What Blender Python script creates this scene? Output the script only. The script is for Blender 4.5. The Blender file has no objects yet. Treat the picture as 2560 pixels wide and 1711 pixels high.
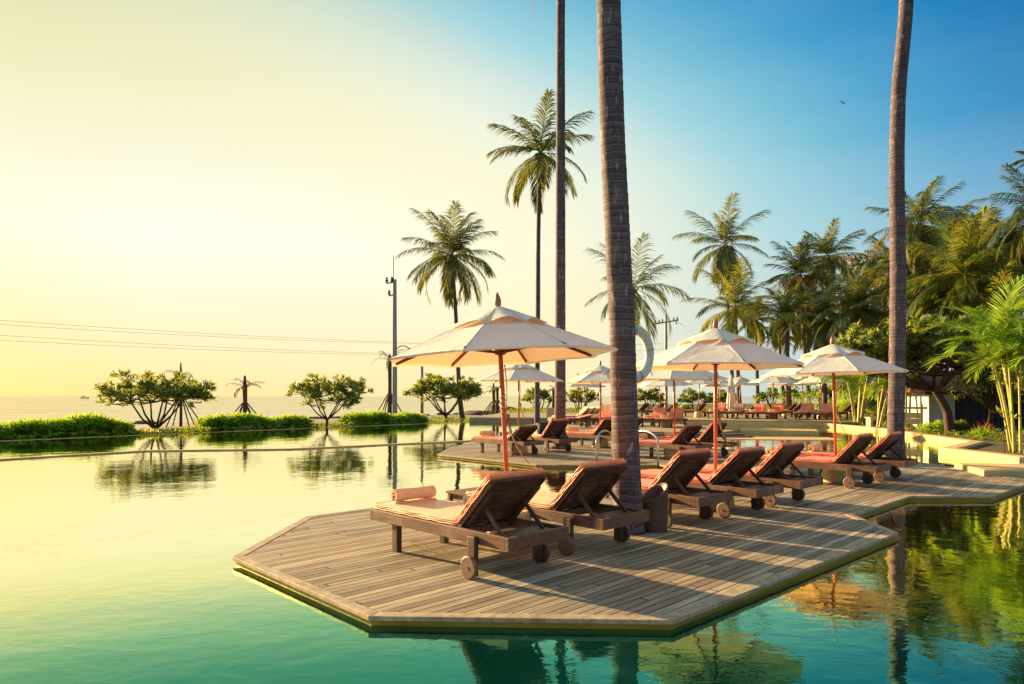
import bpy, math, random
from math import sin, cos, pi, radians, sqrt, atan2, floor
random.seed(7)
S = bpy.context.scene
COL = S.collection
R = random.random
def U(a, b): return a + (b - a) * random.random()

# ------------------------------------------------------------------ camera
CAMH, F, HX, HY = 1.5, 1702.0, 1280.0, 991.0
def gp(px, py, z=0.0):
    h = CAMH - z
    return ((px - HX) / (py - HY) * h, F * h / (py - HY))
def ap(px, py, Y):
    return ((px - HX) / F * Y, Y, CAMH - (py - HY) / F * Y)
cam = bpy.data.cameras.new('camera'); cam.sensor_width = 36; cam.lens = F / 2560 * 36
cam.shift_y = (HY - 855.5) / 2560; cam.clip_end = 20000; cam.clip_start = .05
co = bpy.data.objects.new('camera', cam); COL.objects.link(co); co.location = (0, 0, CAMH); co.rotation_euler = (pi/2, 0, 0)
S.camera = co
S.view_settings.view_transform = 'Standard'; S.view_settings.look = 'None'; S.view_settings.exposure = 0

# ------------------------------------------------------------------ colour helpers
def lin(c):
    return tuple((x/255/12.92 if x/255 <= .04045 else ((x/255+.055)/1.055)**2.4) for x in c)
def c4(c): return (c[0], c[1], c[2], 1)

# ------------------------------------------------------------------ node helpers
class NT:
    def __init__(s, tree): s.t = tree; s.n = tree.nodes; s.l = tree.links
    def node(s, typ, **kw):
        n = s.n.new(typ)
        for k, v in kw.items(): setattr(n, k, v)
        return n
    def put(s, sock, v):
        if v is None: return
        if isinstance(v, bpy.types.NodeSocket): s.l.new(v, sock)
        else: sock.default_value = v
    def math(s, op, a, b=None, c=None, clamp=False):
        n = s.node('ShaderNodeMath', operation=op); n.use_clamp = clamp
        s.put(n.inputs[0], a)
        if b is not None: s.put(n.inputs[1], b)
        if c is not None: s.put(n.inputs[2], c)
        return n.outputs[0]
    def mix(s, f, a, b, blend='MIX'):
        n = s.node('ShaderNodeMix', data_type='RGBA', blend_type=blend)
        s.put(n.inputs[0], f); s.put(n.inputs[6], a); s.put(n.inputs[7], b)
        return n.outputs[2]
    def ramp(s, f, stops, interp='LINEAR'):
        n = s.node('ShaderNodeValToRGB'); cr = n.color_ramp; cr.interpolation = interp
        while len(cr.elements) > 1: cr.elements.remove(cr.elements[-1])
        cr.elements[0].position = stops[0][0]; cr.elements[0].color = c4(stops[0][1])
        for p, c in stops[1:]:
            e = cr.elements.new(p); e.color = c4(c)
        s.put(n.inputs[0], f); return n.outputs[0]
    def maprange(s, v, a, b, c=0.0, d=1.0):
        n = s.node('ShaderNodeMapRange'); s.put(n.inputs[0], v)
        n.inputs[1].default_value = a; n.inputs[2].default_value = b; n.inputs[3].default_value = c; n.inputs[4].default_value = d
        return n.outputs[0]
    def mapping(s, v, scale=(1,1,1), rot=(0,0,0), loc=(0,0,0)):
        n = s.node('ShaderNodeMapping'); s.put(n.inputs[0], v)
        n.inputs['Scale'].default_value = scale; n.inputs['Rotation'].default_value = rot; n.inputs['Location'].default_value = loc
        return n.outputs[0]
    def noise(s, v, scale=5, detail=4, rough=.55, dist=0):
        n = s.node('ShaderNodeTexNoise'); s.put(n.inputs['Vector'], v)
        n.inputs['Scale'].default_value = scale; n.inputs['Detail'].default_value = detail
        n.inputs['Roughness'].default_value = rough; n.inputs['Distortion'].default_value = dist
        return n.outputs[0]
    def bump(s, h, strength=.3, dist=.02, normal=None):
        n = s.node('ShaderNodeBump'); s.put(n.inputs['Height'], h)
        n.inputs['Strength'].default_value = strength; n.inputs['Distance'].default_value = dist
        if normal is not None: s.put(n.inputs['Normal'], normal)
        return n.outputs[0]
def newmat(name):
    m = bpy.data.materials.new(name); m.use_nodes = True; m.node_tree.nodes.clear()
    t = NT(m.node_tree); out = t.node('ShaderNodeOutputMaterial'); return m, t, out
def principled(t, out, color, rough=.6, normal=None, spec=.5, metal=0.0):
    b = t.node('ShaderNodeBsdfPrincipled')
    t.put(b.inputs['Base Color'], color if isinstance(color, bpy.types.NodeSocket) else c4(color))
    t.put(b.inputs['Roughness'], rough); b.inputs['Specular IOR Level'].default_value = spec
    b.inputs['Metallic'].default_value = metal
    if normal is not None: t.put(b.inputs['Normal'], normal)
    if out is not None: t.l.new(b.outputs[0], out.inputs[0])
    return b
def coords(t, kind='Object'):
    return t.node('ShaderNodeTexCoord').outputs[kind]

def m_noise(name, a, b, scale=6, rough=.7, bstr=.3, bdist=.01, stretch=(1,1,1), spec=.4, kind='Object', detail=6, metal=0, contrast=(.3,.7)):
    m, t, out = newmat(name)
    v = t.mapping(coords(t, kind), stretch)
    n = t.noise(v, scale, detail)
    f = t.maprange(n, contrast[0], contrast[1])
    n2 = t.noise(v, scale*5.3, 3)
    col = t.mix(f, c4(a), c4(b))
    col = t.mix(t.math('MULTIPLY', n2, .35), col, t.mix(1.0, col, (0.55, .5, .48, 1), 'MULTIPLY'))
    h = t.math('ADD', n, t.math('MULTIPLY', n2, .5))
    principled(t, out, col, rough, t.bump(h, bstr, bdist), spec, metal)
    return m
def m_wood(name, a, b, axis=0, rough=.55, spec=.4):
    st = [26, 26, 26]; st[axis] = 1.6
    m, t, out = newmat(name)
    v0 = coords(t)
    oi = t.node('ShaderNodeObjectInfo').outputs['Random']
    va = t.node('ShaderNodeVectorMath', operation='ADD'); t.put(va.inputs[0], v0); t.put(va.inputs[1], oi)
    v = t.mapping(va.outputs[0], tuple(st))
    n = t.noise(v, 1.5, 7, .65, .8)
    blot = t.noise(va.outputs[0], 3.5, 4)
    col = t.mix(t.maprange(n, .3, .72), c4(a), c4(b))
    col = t.mix(t.maprange(blot, .5, .75, 0, .45), col, (.34, .23, .16, 1))
    n2 = t.noise(v, 5, 3)
    col = t.mix(t.maprange(n2, .58, .75, 0, .7), col, (.02, .012, .012, 1))
    principled(t, out, col, t.maprange(n, .2, .8, rough-.12, rough+.15), t.bump(n, .35, .004), spec)
    return m
def m_leaf(name, stops, trans=.35, tcol=None, rough=.5, spec=.35):
    m, t, out = newmat(name)
    at = t.node('ShaderNodeAttribute', attribute_name='v').outputs['Fac']
    oi = t.node('ShaderNodeObjectInfo').outputs['Random']
    f = t.math('ADD', at, t.math('MULTIPLY', t.math('SUBTRACT', oi, .5), .12), clamp=True)
    col = t.ramp(f, stops)
    b = principled(t, None, col, rough, None, spec)
    tr = t.node('ShaderNodeBsdfTranslucent')
    t.put(tr.inputs[0], t.mix(.6, col, c4(tcol)) if tcol else col)
    mx = t.node('ShaderNodeMixShader'); mx.inputs[0].default_value = trans
    t.l.new(b.outputs[0], mx.inputs[1]); t.l.new(tr.outputs[0], mx.inputs[2]); t.l.new(mx.outputs[0], out.inputs[0])
    return m

# ------------------------------------------------------------------ mesh builder
def vadd(a, b): return (a[0]+b[0], a[1]+b[1], a[2]+b[2])
def vsub(a, b): return (a[0]-b[0], a[1]-b[1], a[2]-b[2])
def vmul(a, k): return (a[0]*k, a[1]*k, a[2]*k)
def vdot(a, b): return a[0]*b[0]+a[1]*b[1]+a[2]*b[2]
def vcross(a, b): return (a[1]*b[2]-a[2]*b[1], a[2]*b[0]-a[0]*b[2], a[0]*b[1]-a[1]*b[0])
def vlen(a): return sqrt(vdot(a, a))
def vnorm(a):
    l = vlen(a)
    return (a[0]/l, a[1]/l, a[2]/l) if l > 1e-9 else (0, 0, 1)
class MB:
    def __init__(s): s.v = []; s.f = []; s.a = []
    def face(s, idx, val=.5): s.f.append(idx); s.a.append(val)
    def add(s, verts, faces, val=.5):
        o = len(s.v); s.v += verts
        for f in faces: s.face([i+o for i in f], val)
    def box(s, c, d, rz=0, val=.5):
        x, y, z = d[0]/2, d[1]/2, d[2]/2; cr, sr = cos(rz), sin(rz)
        vs = []
        for sx, sy, sz in ((-1,-1,-1),(1,-1,-1),(1,1,-1),(-1,1,-1),(-1,-1,1),(1,-1,1),(1,1,1),(-1,1,1)):
            px, py = sx*x, sy*y
            vs.append((c[0]+px*cr-py*sr, c[1]+px*sr+py*cr, c[2]+sz*z))
        s.add(vs, [(0,3,2,1),(4,5,6,7),(0,1,5,4),(1,2,6,5),(2,3,7,6),(3,0,4,7)], val)
    def beam(s, a, b, w, h, up=(0,0,1), val=.5):
        d = vnorm(vsub(b, a)); sd = vnorm(vcross(d, up)); u = vcross(sd, d)
        vs = []
        for p in (a, b):
            for i, j in ((-1,-1),(1,-1),(1,1),(-1,1)):
                vs.append(vadd(p, vadd(vmul(sd, i*w/2), vmul(u, j*h/2))))
        s.add(vs, [(3,2,1,0),(4,5,6,7),(0,1,5,4),(1,2,6,5),(2,3,7,6),(3,0,4,7)], val)
    def tube(s, path, rad, n=8, caps=True, val=.5):
        if not isinstance(rad, (list, tuple)): rad = [rad]*len(path)
        o = len(s.v); N = len(path); ref = None
        for i, p in enumerate(path):
            d = vnorm(vsub(path[min(i+1, N-1)], path[max(i-1, 0)]))
            if ref is None: ref = (1,0,0) if abs(d[0]) < .9 else (0,1,0)
            sd = vnorm(vsub(ref, vmul(d, vdot(ref, d)))); ref = sd; u = vcross(d, sd)
            for k in range(n):
                t = 2*pi*k/n
                s.v.append(vadd(p, vadd(vmul(sd, rad[i]*cos(t)), vmul(u, rad[i]*sin(t)))))
        for i in range(N-1):
            for k in range(n):
                k2 = (k+1) % n
                s.face((o+i*n+k, o+i*n+k2, o+(i+1)*n+k2, o+(i+1)*n+k), val)
        if caps:
            s.face([o+k for k in range(n)][::-1], val); s.face([o+(N-1)*n+k for k in range(n)], val)
    def lathe(s, prof, n=24, c=(0,0,0), val=.5, close=False):
        o = len(s.v)
        for r, z in prof:
            for k in range(n):
                t = 2*pi*k/n; s.v.append((c[0]+r*cos(t), c[1]+r*sin(t), c[2]+z))
        for i in range(len(prof)-1):
            for k in range(n):
                k2 = (k+1) % n
                s.face((o+i*n+k, o+i*n+k2, o+(i+1)*n+k2, o+(i+1)*n+k), val)
        if close:
            s.face([o+k for k in range(n)][::-1], val); s.face([o+(len(prof)-1)*n+k for k in range(n)], val)
    def kite(s, base, d, side, l, w, val=.5, bend=(0,0,0)):
        mid = vadd(base, vmul(d, l*.45)); tip = vadd(vadd(base, vmul(d, l)), bend)
        o = len(s.v)
        s.v += [base, vadd(mid, vmul(side, w/2)), tip, vsub(mid, vmul(side, w/2))]
        s.face((o, o+1, o+2, o+3), val)
    def prism(s, pts, z0, z1, val=.5):
        n = len(pts); o = len(s.v)
        s.v += [(p[0], p[1], z0) for p in pts] + [(p[0], p[1], z1) for p in pts]
        s.face([o+i for i in range(n)][::-1], val); s.face([o+n+i for i in range(n)], val)
        for i in range(n): s.face((o+i, o+(i+1) % n, o+n+(i+1) % n, o+n+i), val)
    def build(s, name, mat, parent=None, loc=(0,0,0), rot=(0,0,0), smooth=False, bevel=0, link=True):
        me = bpy.data.meshes.new(name); me.from_pydata(s.v, [], s.f)
        at = me.attributes.new('v', 'FLOAT', 'FACE'); at.data.foreach_set('value', s.a)
        if smooth: me.polygons.foreach_set('use_smooth', [True]*len(me.polygons))
        me.update()
        for mm in (mat if isinstance(mat, (list, tuple)) else [mat]): me.materials.append(mm)
        o = bpy.data.objects.new(name, me)
        o.location = loc; o.rotation_euler = rot
        if parent is not None: o.parent = parent
        if bevel:
            b = o.modifiers.new('bevel', 'BEVEL'); b.width = bevel; b.segments = 2; b.limit_method = 'ANGLE'
        COL.objects.link(o)
        return o
def tag(o, label=None, cat=None, group=None, kind=None):
    if label: o['label'] = label
    if cat: o['category'] = cat
    if group: o['group'] = group
    if kind: o['kind'] = kind
    return o
def empty(name, loc=(0,0,0), rz=0, rot=None):
    o = bpy.data.objects.new(name, None); o.location = loc
    o.rotation_euler = rot if rot else (0, 0, rz); o.empty_display_size = .1
    COL.objects.link(o); return o
def copy_tree(o, parent=None):
    c = o.copy(); COL.objects.link(c)
    if parent is not None: c.parent = parent
    for ch in list(o.children): copy_tree(ch, c)
    return c

# ------------------------------------------------------------------ world
SUN_AZ, SUN_EL = -53.0, 13.5     # degrees, azimuth from +Y towards +X
w = bpy.data.worlds.new('World'); S.world = w; w.use_nodes = True
t = NT(w.node_tree); t.n.clear()
wout = t.node('ShaderNodeOutputWorld')
gen = t.node('ShaderNodeTexCoord').outputs['Generated']
sp = t.node('ShaderNodeSeparateXYZ'); t.l.new(gen, sp.inputs[0])
az = t.math('MULTIPLY', t.math('ARCTAN2', sp.outputs[0], sp.outputs[1]), 57.29578)
el = t.math('ABSOLUTE', t.math('MULTIPLY', t.math('ARCSINE', sp.outputs[2]), 57.29578))
da = t.math('ADD', az, 31.0)
de = t.math('MULTIPLY', t.math('SUBTRACT', el, 8.0), 1.6)
de = t.math('MULTIPLY', de, t.maprange(t.math('SUBTRACT', el, 8.0), -10, 6, .35, 1.0))
q = t.math('SQRT', t.math('ADD', t.math('MULTIPLY', t.math('MULTIPLY', da, da), .5), t.math('MULTIPLY', de, de)))
qf = t.math('DIVIDE', q, 100.0, clamp=True)
def L(r, g, b, k=1): c = lin((r, g, b)); return (c[0]*k, c[1]*k, c[2]*k)
sky = t.ramp(qf, [(0, L(255,254,240)), (.14, L(255,253,232)), (.21, L(255,251,218)), (.26, L(250,247,214)), (.30, L(238,243,222)), (.34, L(214,232,222)),
                  (.385, L(160,212,222)), (.43, L(118,188,213)), (.475, L(72,160,204)), (.53, L(34,130,188)), (.60, L(8,98,160)), (.75, L(0,70,128)), (1.0, L(10,60,120))])
warm = t.math('MULTIPLY', t.maprange(el, 0, 12, 1, 0), t.maprange(az, -42, 15, 1.0, .38))
sky = t.mix(warm, sky, c4(L(255,224,128)))
warm2 = t.math('MULTIPLY', t.maprange(az, -28, -40, 0, .42), t.maprange(el, 2, 24, 1, 0))
sky = t.mix(warm2, sky, c4(L(255,230,150)))
hz = t.noise(t.mapping(gen, (1.6, 1.6, 9)), 1.4, 5, .6, .3)
sky = t.mix(t.maprange(hz, .38, .75, 0, .05), sky, c4(L(248,240,214)))
pale = t.math('MULTIPLY', t.maprange(az, 6, 24, 0, 1), t.maprange(el, 19, 4, 0, .75))
sky = t.mix(pale, sky, c4(L(196,216,222)))
olive = t.math('MULTIPLY', t.maprange(az, -2, -36, 0, 1), t.maprange(el, 11, 29, 0, .9))
sky = t.mix(olive, sky, c4(L(222,218,160)))
back = t.maprange(sp.outputs[1], .62, .05, 0, 1)
bcol = t.mix(t.maprange(el, 8, 60, 0, 1), (.14, .21, .34, 1), (.48, .66, .76, 1))
sky = t.mix(back, sky, bcol)
nis = t.node('ShaderNodeTexSky', sky_type='NISHITA'); nis.sun_disc = False
nis.sun_elevation = radians(SUN_EL); nis.sun_rotation = radians(SUN_AZ)
bg1 = t.node('ShaderNodeBackground'); t.l.new(sky, bg1.inputs[0]); bg1.inputs[1].default_value = 1.06
bg2 = t.node('ShaderNodeBackground'); t.l.new(nis.outputs[0], bg2.inputs[0]); bg2.inputs[1].default_value = .12
mxw = t.node('ShaderNodeMixShader'); mxw.inputs[0].default_value = .05
t.l.new(bg1.outputs[0], mxw.inputs[1]); t.l.new(bg2.outputs[0], mxw.inputs[2]); t.l.new(mxw.outputs[0], wout.inputs[0])
sl = bpy.data.lights.new('sun', 'SUN'); sl.energy = 17.0; sl.angle = radians(.9); sl.color = (1, .66, .31)
so = bpy.data.objects.new('sun', sl); COL.objects.link(so)
from mathutils import Vector
sd = Vector((sin(radians(SUN_AZ))*cos(radians(SUN_EL)), cos(radians(SUN_AZ))*cos(radians(SUN_EL)), sin(radians(SUN_EL))))
so.rotation_euler = sd.to_track_quat('Z', 'Y').to_euler()

# ------------------------------------------------------------------ materials
M = {}
M['wood'] = m_wood('weathered_teak_lengthwise', (.07,.03,.022), (.22,.105,.058), 0)
M['woody'] = m_wood('weathered_teak_crosswise', (.045,.018,.014), (.12,.052,.032), 1)
M['woodz'] = m_wood('weathered_teak_upright', (.045,.022,.018), (.13,.066,.042), 2)
M['wheel'] = m_wood('teak_wheel', (.12,.065,.04), (.27,.16,.10), 2)
M['pole'] = m_noise('varnished_pole', (.36,.08,.03), (.46,.13,.05), 5, .35, .1, .002, (12,12,1), .5)
M['rib'] = m_noise('dark_rib', (.10,.025,.015), (.16,.045,.025), 5, .4, .1, .002)
M['finial'] = m_noise('finial_wood', (.35,.13,.08), (.45,.2,.13), 5, .4, .1, .002)
M['trunk'] = None
M['stone'] = m_noise('sandy_stone', (.58,.40,.17), (.74,.54,.26), 3, .75, .4, .01)
M['stonewall'] = m_noise('mossy_pool_wall', (.34,.22,.02), (.50,.34,.035), 2, .6, .5, .02)
M['pave'] = m_noise('pale_paving', (.34,.26,.15), (.46,.36,.22), 1.2, .7, .3, .01)
M['road'] = m_noise('grey_path', (.20,.17,.14), (.27,.23,.19), .6, .85, .2, .01)
M['steel'] = m_noise('polished_steel', (.55,.55,.5), (.7,.7,.65), 3, .18, .02, .001, metal=1)
M['pot'] = m_noise('brown_clay', (.085,.042,.03), (.14,.075,.05), 3, .4, .15, .004)
M['potdark'] = m_noise('dark_clay', (.02,.012,.01), (.04,.02,.016), 3, .5, .15, .004)
M['cream'] = m_noise('cream_cast_base', (.52,.40,.18), (.66,.52,.26), 4, .6, .2, .005)
M['rope'] = m_noise('pale_rope', (.45,.35,.2), (.6,.48,.3), 60, .8, .4, .003)
M['concrete'] = m_noise('concrete_pole', (.30,.31,.28), (.42,.41,.36), 2, .8, .2, .01, (4,4,.6))
M['darkmetal'] = m_noise('dark_metal', (.03,.028,.03), (.06,.055,.05), 4, .5, .1, .002)
M['cable'] = m_noise('bright_cable', (.9,.8,.5), (.95,.85,.55), 4, .5, .1, .002)
M['white'] = m_noise('white_plaster', (.42,.52,.54), (.60,.68,.66), 2.5, .8, .3, .01)
M['darkwood'] = m_noise('dark_boards', (.02,.012,.016), (.045,.028,.03), 3, .7, .3, .01, (6,6,.7))
M['palewood'] = m_noise('pale_boards', (.66,.50,.26), (.8,.64,.36), 4, .7, .2, .005, (1,1,8))
M['bark'] = m_noise('grey_bark', (.07,.045,.035), (.17,.11,.08), 9, .85, .6, .02, (1,1,.4))
M['barkdark'] = m_noise('dark_bark', (.035,.02,.015), (.11,.06,.035), 9, .85, .7, .03, (1,1,.4))
M['bamboo'] = m_noise('yellow_stem', (.30,.32,.06), (.5,.46,.12), 3, .45, .2, .004, (1,1,3))
M['rock'] = m_noise('shore_rock', (.12,.08,.06), (.24,.17,.13), 2, .9, .8, .05)
M['ring'] = m_noise('white_ring', (.55,.62,.62), (.68,.72,.68), 3, .5, .15, .004)
M['soil'] = m_noise('ground_soil', (.07,.06,.03), (.13,.11,.05), 1.5, .95, .6, .03)
M['roofdark'] = m_noise('eave', (.03,.015,.02), (.05,.03,.03), 3)
M['boat'] = m_noise('boat_paint', (.25,.2,.12), (.35,.3,.2), 1)
M['boatorange'] = m_noise('boat_orange', (.6,.2,.05), (.7,.3,.08), 1)
M['bird'] = m_noise('bird_feather', (.06,.08,.1), (.1,.12,.14), 3)
M['flower'] = m_leaf('white_blossom', [(0,(.7,.68,.5)), (1,(.85,.82,.7))], .3)
M['flag'] = m_noise('red_cloth', (.5,.05,.04), (.6,.08,.06), 3)

def m_cushion(name, a, b):
    m, t, out = newmat(name)
    v = coords(t)
    n = t.noise(v, 3, 4); weave = t.noise(v, 220, 2)
    wr = t.noise(t.mapping(v, (1.2, 9, 9)), 1.6, 4, .5, .5)
    oi = t.node('ShaderNodeObjectInfo').outputs['Random']
    col = t.mix(t.maprange(n, .3, .7), c4(a), c4(b))
    col = t.mix(t.math('MULTIPLY', oi, .18), col, (.80, .28, .12, 1))
    h = t.math('ADD', t.math('MULTIPLY', wr, 1.5), t.math('MULTIPLY', weave, .06))
    b_ = principled(t, out, col, .38, t.bump(h, .35, .012), .55)
    b_.inputs['Sheen Weight'].default_value = .05
    return m
M['cush_red'] = m_cushion('terracotta_canvas', (.74,.19,.105), (.82,.27,.155))
M['cush_peach'] = m_cushion('faded_terracotta_canvas', (.80,.22,.08), (.90,.32,.14))
M['cush_pale'] = m_cushion('pale_canvas', (.78,.50,.27), (.85,.60,.36))  # on the nearest seats, grazing sky sheen is put into this pale colour
M['cush_brown'] = m_cushion('brown_canvas', (.38,.17,.10), (.46,.23,.14))
M['towel'] = m_noise('terry_towel', (.86,.60,.37), (.92,.70,.46), 30, .95, .9, .006, spec=.1)
M['towelcream'] = m_noise('cream_terry_towel', (.78,.62,.36), (.86,.7,.42), 30, .95, .9, .006, spec=.1)

def m_canvas():
    m, t, out = newmat('umbrella_canvas')
    v = coords(t); n = t.noise(v, 2.2, 5); wv = t.noise(v, 160, 2)
    st = t.noise(t.mapping(v, (1, 1, 3)), 5, 5)
    col = t.mix(t.maprange(n, .3, .7), (.68, .80, .74, 1), (.77, .88, .80, 1))
    col = t.mix(t.maprange(st, .6, .75, 0, .25), col, (.38, .33, .25, 1))
    sx = t.node('ShaderNodeSeparateXYZ'); t.l.new(v, sx.inputs[0])
    an = t.math('FRACT', t.math('ADD', t.math('DIVIDE', t.math('MULTIPLY', t.math('ARCTAN2', sx.outputs[1], sx.outputs[0]), 57.29578), 45.0), 8.5))
    rad_ = t.math('SQRT', t.math('ADD', t.math('MULTIPLY', sx.outputs[0], sx.outputs[0]), t.math('MULTIPLY', sx.outputs[1], sx.outputs[1])))
    sd_ = t.math('MULTIPLY', t.math('MINIMUM', an, t.math('SUBTRACT', 1.0, an)), rad_)
    seam = t.maprange(sd_, .012, .022, 1, 0)
    col = t.mix(t.math('MULTIPLY', seam, .30), col, (.40, .36, .28, 1))
    wrk = t.noise(t.mapping(v, (1, 1, 1)), 2.6, 5, .6, 1.2)
    nb = t.bump(t.math('ADD', t.math('ADD', t.math('MULTIPLY', wrk, 1.6), t.math('MULTIPLY', seam, .25)), t.math('MULTIPLY', wv, .04)), .45, .022)
    b = principled(t, None, col, .85, nb, .2)
    tr = t.node('ShaderNodeBsdfTranslucent'); t.put(tr.inputs[0], (1.0, .52, .24, 1))
    mx = t.node('ShaderNodeMixShader'); mx.inputs[0].default_value = .27
    t.l.new(b.outputs[0], mx.inputs[1]); t.l.new(tr.outputs[0], mx.inputs[2]); t.l.new(mx.outputs[0], out.inputs[0])
    return m
M['canvas'] = m_canvas()

def m_trunk(name, a, b, dark):
    m, t, out = newmat(name)
    v = coords(t)
    ss = t.node('ShaderNodeSeparateXYZ'); t.l.new(v, ss.inputs[0])
    wob = t.noise(t.mapping(v, (1.6, 1.6, .9)), 1.6, 4)
    wob2 = t.noise(v, 9, 3)
    zz = t.math('ADD', t.math('ADD', t.math('MULTIPLY', ss.outputs[2], 12.5), t.math('MULTIPLY', wob, 1.3)), t.math('MULTIPLY', wob2, .35))
    fr = t.math('FRACT', zz); idn = t.math('FLOOR', zz)
    wn = t.node('ShaderNodeTexWhiteNoise', noise_dimensions='1D'); t.put(wn.inputs['W'], idn)
    ring = t.noise(t.mapping(v, (.8, .8, 9)), 1.3, 3, .5, .3)
    fib = t.noise(t.mapping(v, (16, 16, 5)), 1.4, 6, .65)
    bl = t.noise(v, 2.2, 5)
    col = t.mix(t.maprange(ring, .35, .65), c4(a), c4(b))
    col = t.mix(t.math('MULTIPLY', wn.outputs['Value'], .45), col, c4(tuple(x*.55 for x in a)))
    col = t.mix(t.maprange(fib, .48, .70, 0, .6), col, c4(dark))
    col = t.mix(t.maprange(bl, .58, .74, 0, .6), col, (.36, .30, .25, 1))
    col = t.mix(t.maprange(fr, .02, .30, .6, 0), col, c4(tuple(x*.6 for x in dark)))
    col = t.mix(t.maprange(fr, .80, .98, 0, .35), col, (.42, .33, .26, 1))
    lic = t.noise(t.mapping(v, (11, 11, 2.6)), 1.7, 4, .6)
    col = t.mix(t.maprange(lic, .60, .68, 0, .6), col, (.46, .42, .38, 1))
    stn = t.noise(t.mapping(v, (3.5, 3.5, .8)), 1.1, 3, .5)
    col = t.mix(t.maprange(stn, .56, .72, 0, .55), col, (.05, .035, .05, 1))
    vor = t.node('ShaderNodeTexVoronoi'); t.put(vor.inputs['Vector'], t.mapping(v, (1, 1, .35))); vor.inputs['Scale'].default_value = 3.2
    col = t.mix(t.maprange(vor.outputs['Distance'], .02, .08, .85, 0), col, (.01, .007, .007, 1))
    h = t.math('ADD', t.math('ADD', fr, t.math('MULTIPLY', ring, .5)), t.math('MULTIPLY', fib, .7))
    principled(t, out, col, .8, t.bump(h, .45, .014), .25)
    return m
M['trunk'] = m_trunk('coconut_trunk', (.085,.062,.092), (.175,.135,.14), (.032,.022,.038))

# deck planks: lines run along world direction (1,1)
def m_deck(name, base_dark, base_light, rot=45, width=.083):
    m, t, out = newmat(name)
    pos = t.node('ShaderNodeNewGeometry').outputs['Position']
    v = t.mapping(pos, (1, 1, 1), (0, 0, radians(-rot)))     # x along plank, y across
    s = t.node('ShaderNodeSeparateXYZ'); t.l.new(v, s.inputs[0])
    yy = t.math('DIVIDE', s.outputs[1], width)
    idx = t.math('FLOOR', yy); fr = t.math('FRACT', yy)
    wn = t.node('ShaderNodeTexWhiteNoise', noise_dimensions='1D'); t.put(wn.inputs['W'], idx)
    rnd = wn.outputs['Value']
    xs = t.math('ADD', t.math('DIVIDE', s.outputs[0], 4.6), t.math('MULTIPLY', rnd, 7.3))
    idx2 = t.math('FLOOR', xs); frx = t.math('FRACT', xs)
    wn2 = t.node('ShaderNodeTexWhiteNoise', noise_dimensions='2D')
    cb = t.node('ShaderNodeCombineXYZ'); t.l.new(idx, cb.inputs[0]); t.l.new(idx2, cb.inputs[1]); t.l.new(cb.outputs[0], wn2.inputs['Vector'])
    r2 = wn2.outputs['Value']
    cv = t.node('ShaderNodeCombineXYZ'); t.l.new(s.outputs[0], cv.inputs[0]); t.l.new(s.outputs[1], cv.inputs[1]); t.l.new(t.math('MULTIPLY', r2, 9), cv.inputs[2])
    g1 = t.noise(t.mapping(cv.outputs[0], (1.1, 26, 1)), 1.6, 7, .62, .35)
    g2 = t.noise(t.mapping(cv.outputs[0], (2.0, 90, 1)), 1.5, 4, .6)
    patch = t.noise(pos, .9, 5, .6)
    a = t.mix(t.maprange(r2, 0, 1, .02, .95), c4(base_dark), c4(base_light))
    col = t.mix(t.maprange(g1, .35, .68, 0, .85), a, t.mix(1.0, a, (.36, .26, .27, 1), 'MULTIPLY'))
    col = t.mix(t.maprange(g2, .48, .70, 0, .65), col, (.085, .055, .065, 1))
    zone = t.noise(pos, .32, 3)
    col = t.mix(t.maprange(zone, .42, .62, .45, 0), col, t.mix(1.0, col, (1.0, .74, .52, 1), 'MULTIPLY'))
    g3 = t.noise(t.mapping(cv.outputs[0], (.5, 9, 1)), 1.2, 5, .6, .4)
    col = t.mix(t.maprange(g3, .52, .72, 0, .65), col, (.19, .11, .07, 1))
    col = t.mix(t.maprange(g3, .44, .30, 0, .4), col, (.58, .54, .38, 1))
    col = t.mix(t.maprange(patch, .5, .72, 0, .5), col, (.42, .36, .29, 1))
    pd = t.noise(pos, 2.3, 4, .6)
    col = t.mix(t.maprange(pd, .62, .78, 0, .55), col, (.09, .055, .06, 1))
    # screws
    edge = t.math('ABSOLUTE', t.math('SUBTRACT', fr, .5))
    gap = t.maprange(edge, .432, .462, 0, 1)
    ex = t.math('ABSOLUTE', t.math('SUBTRACT', frx, .5))
    gapx = t.maprange(ex, .4975, .499, 0, 1)
    gg = t.math('MAXIMUM', gap, gapx)
    col = t.mix(gg, col, (.008, .006, .009, 1))
    hgt = t.math('SUBTRACT', t.math('ADD', t.math('MULTIPLY', g1, .12), t.math('MULTIPLY', r2, .12)), t.maprange(edge, .40, .49, 0, 1))
    rgh = t.maprange(g1, .3, .7, .5, .75)
    principled(t, out, col, rgh, t.bump(hgt, .55, .008), .35)
    return m
M['deck'] = m_deck('deck_boards', (.24,.215,.145), (.64,.61,.42))
def m_edge():
    m, t, out = newmat('deck_edging')
    v = coords(t)
    n = t.noise(v, 14, 6, .6, .4); n2 = t.noise(v, 3, 4)
    col = t.mix(t.maprange(n, .3, .7), (.26, .19, .12, 1), (.54, .44, .28, 1))
    col = t.mix(t.maprange(n2, .5, .7, 0, .4), col, (.12, .08, .06, 1))
    principled(t, out, col, .6, t.bump(n, .4, .004), .35)
    return m
M['edge'] = m_edge()

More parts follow.
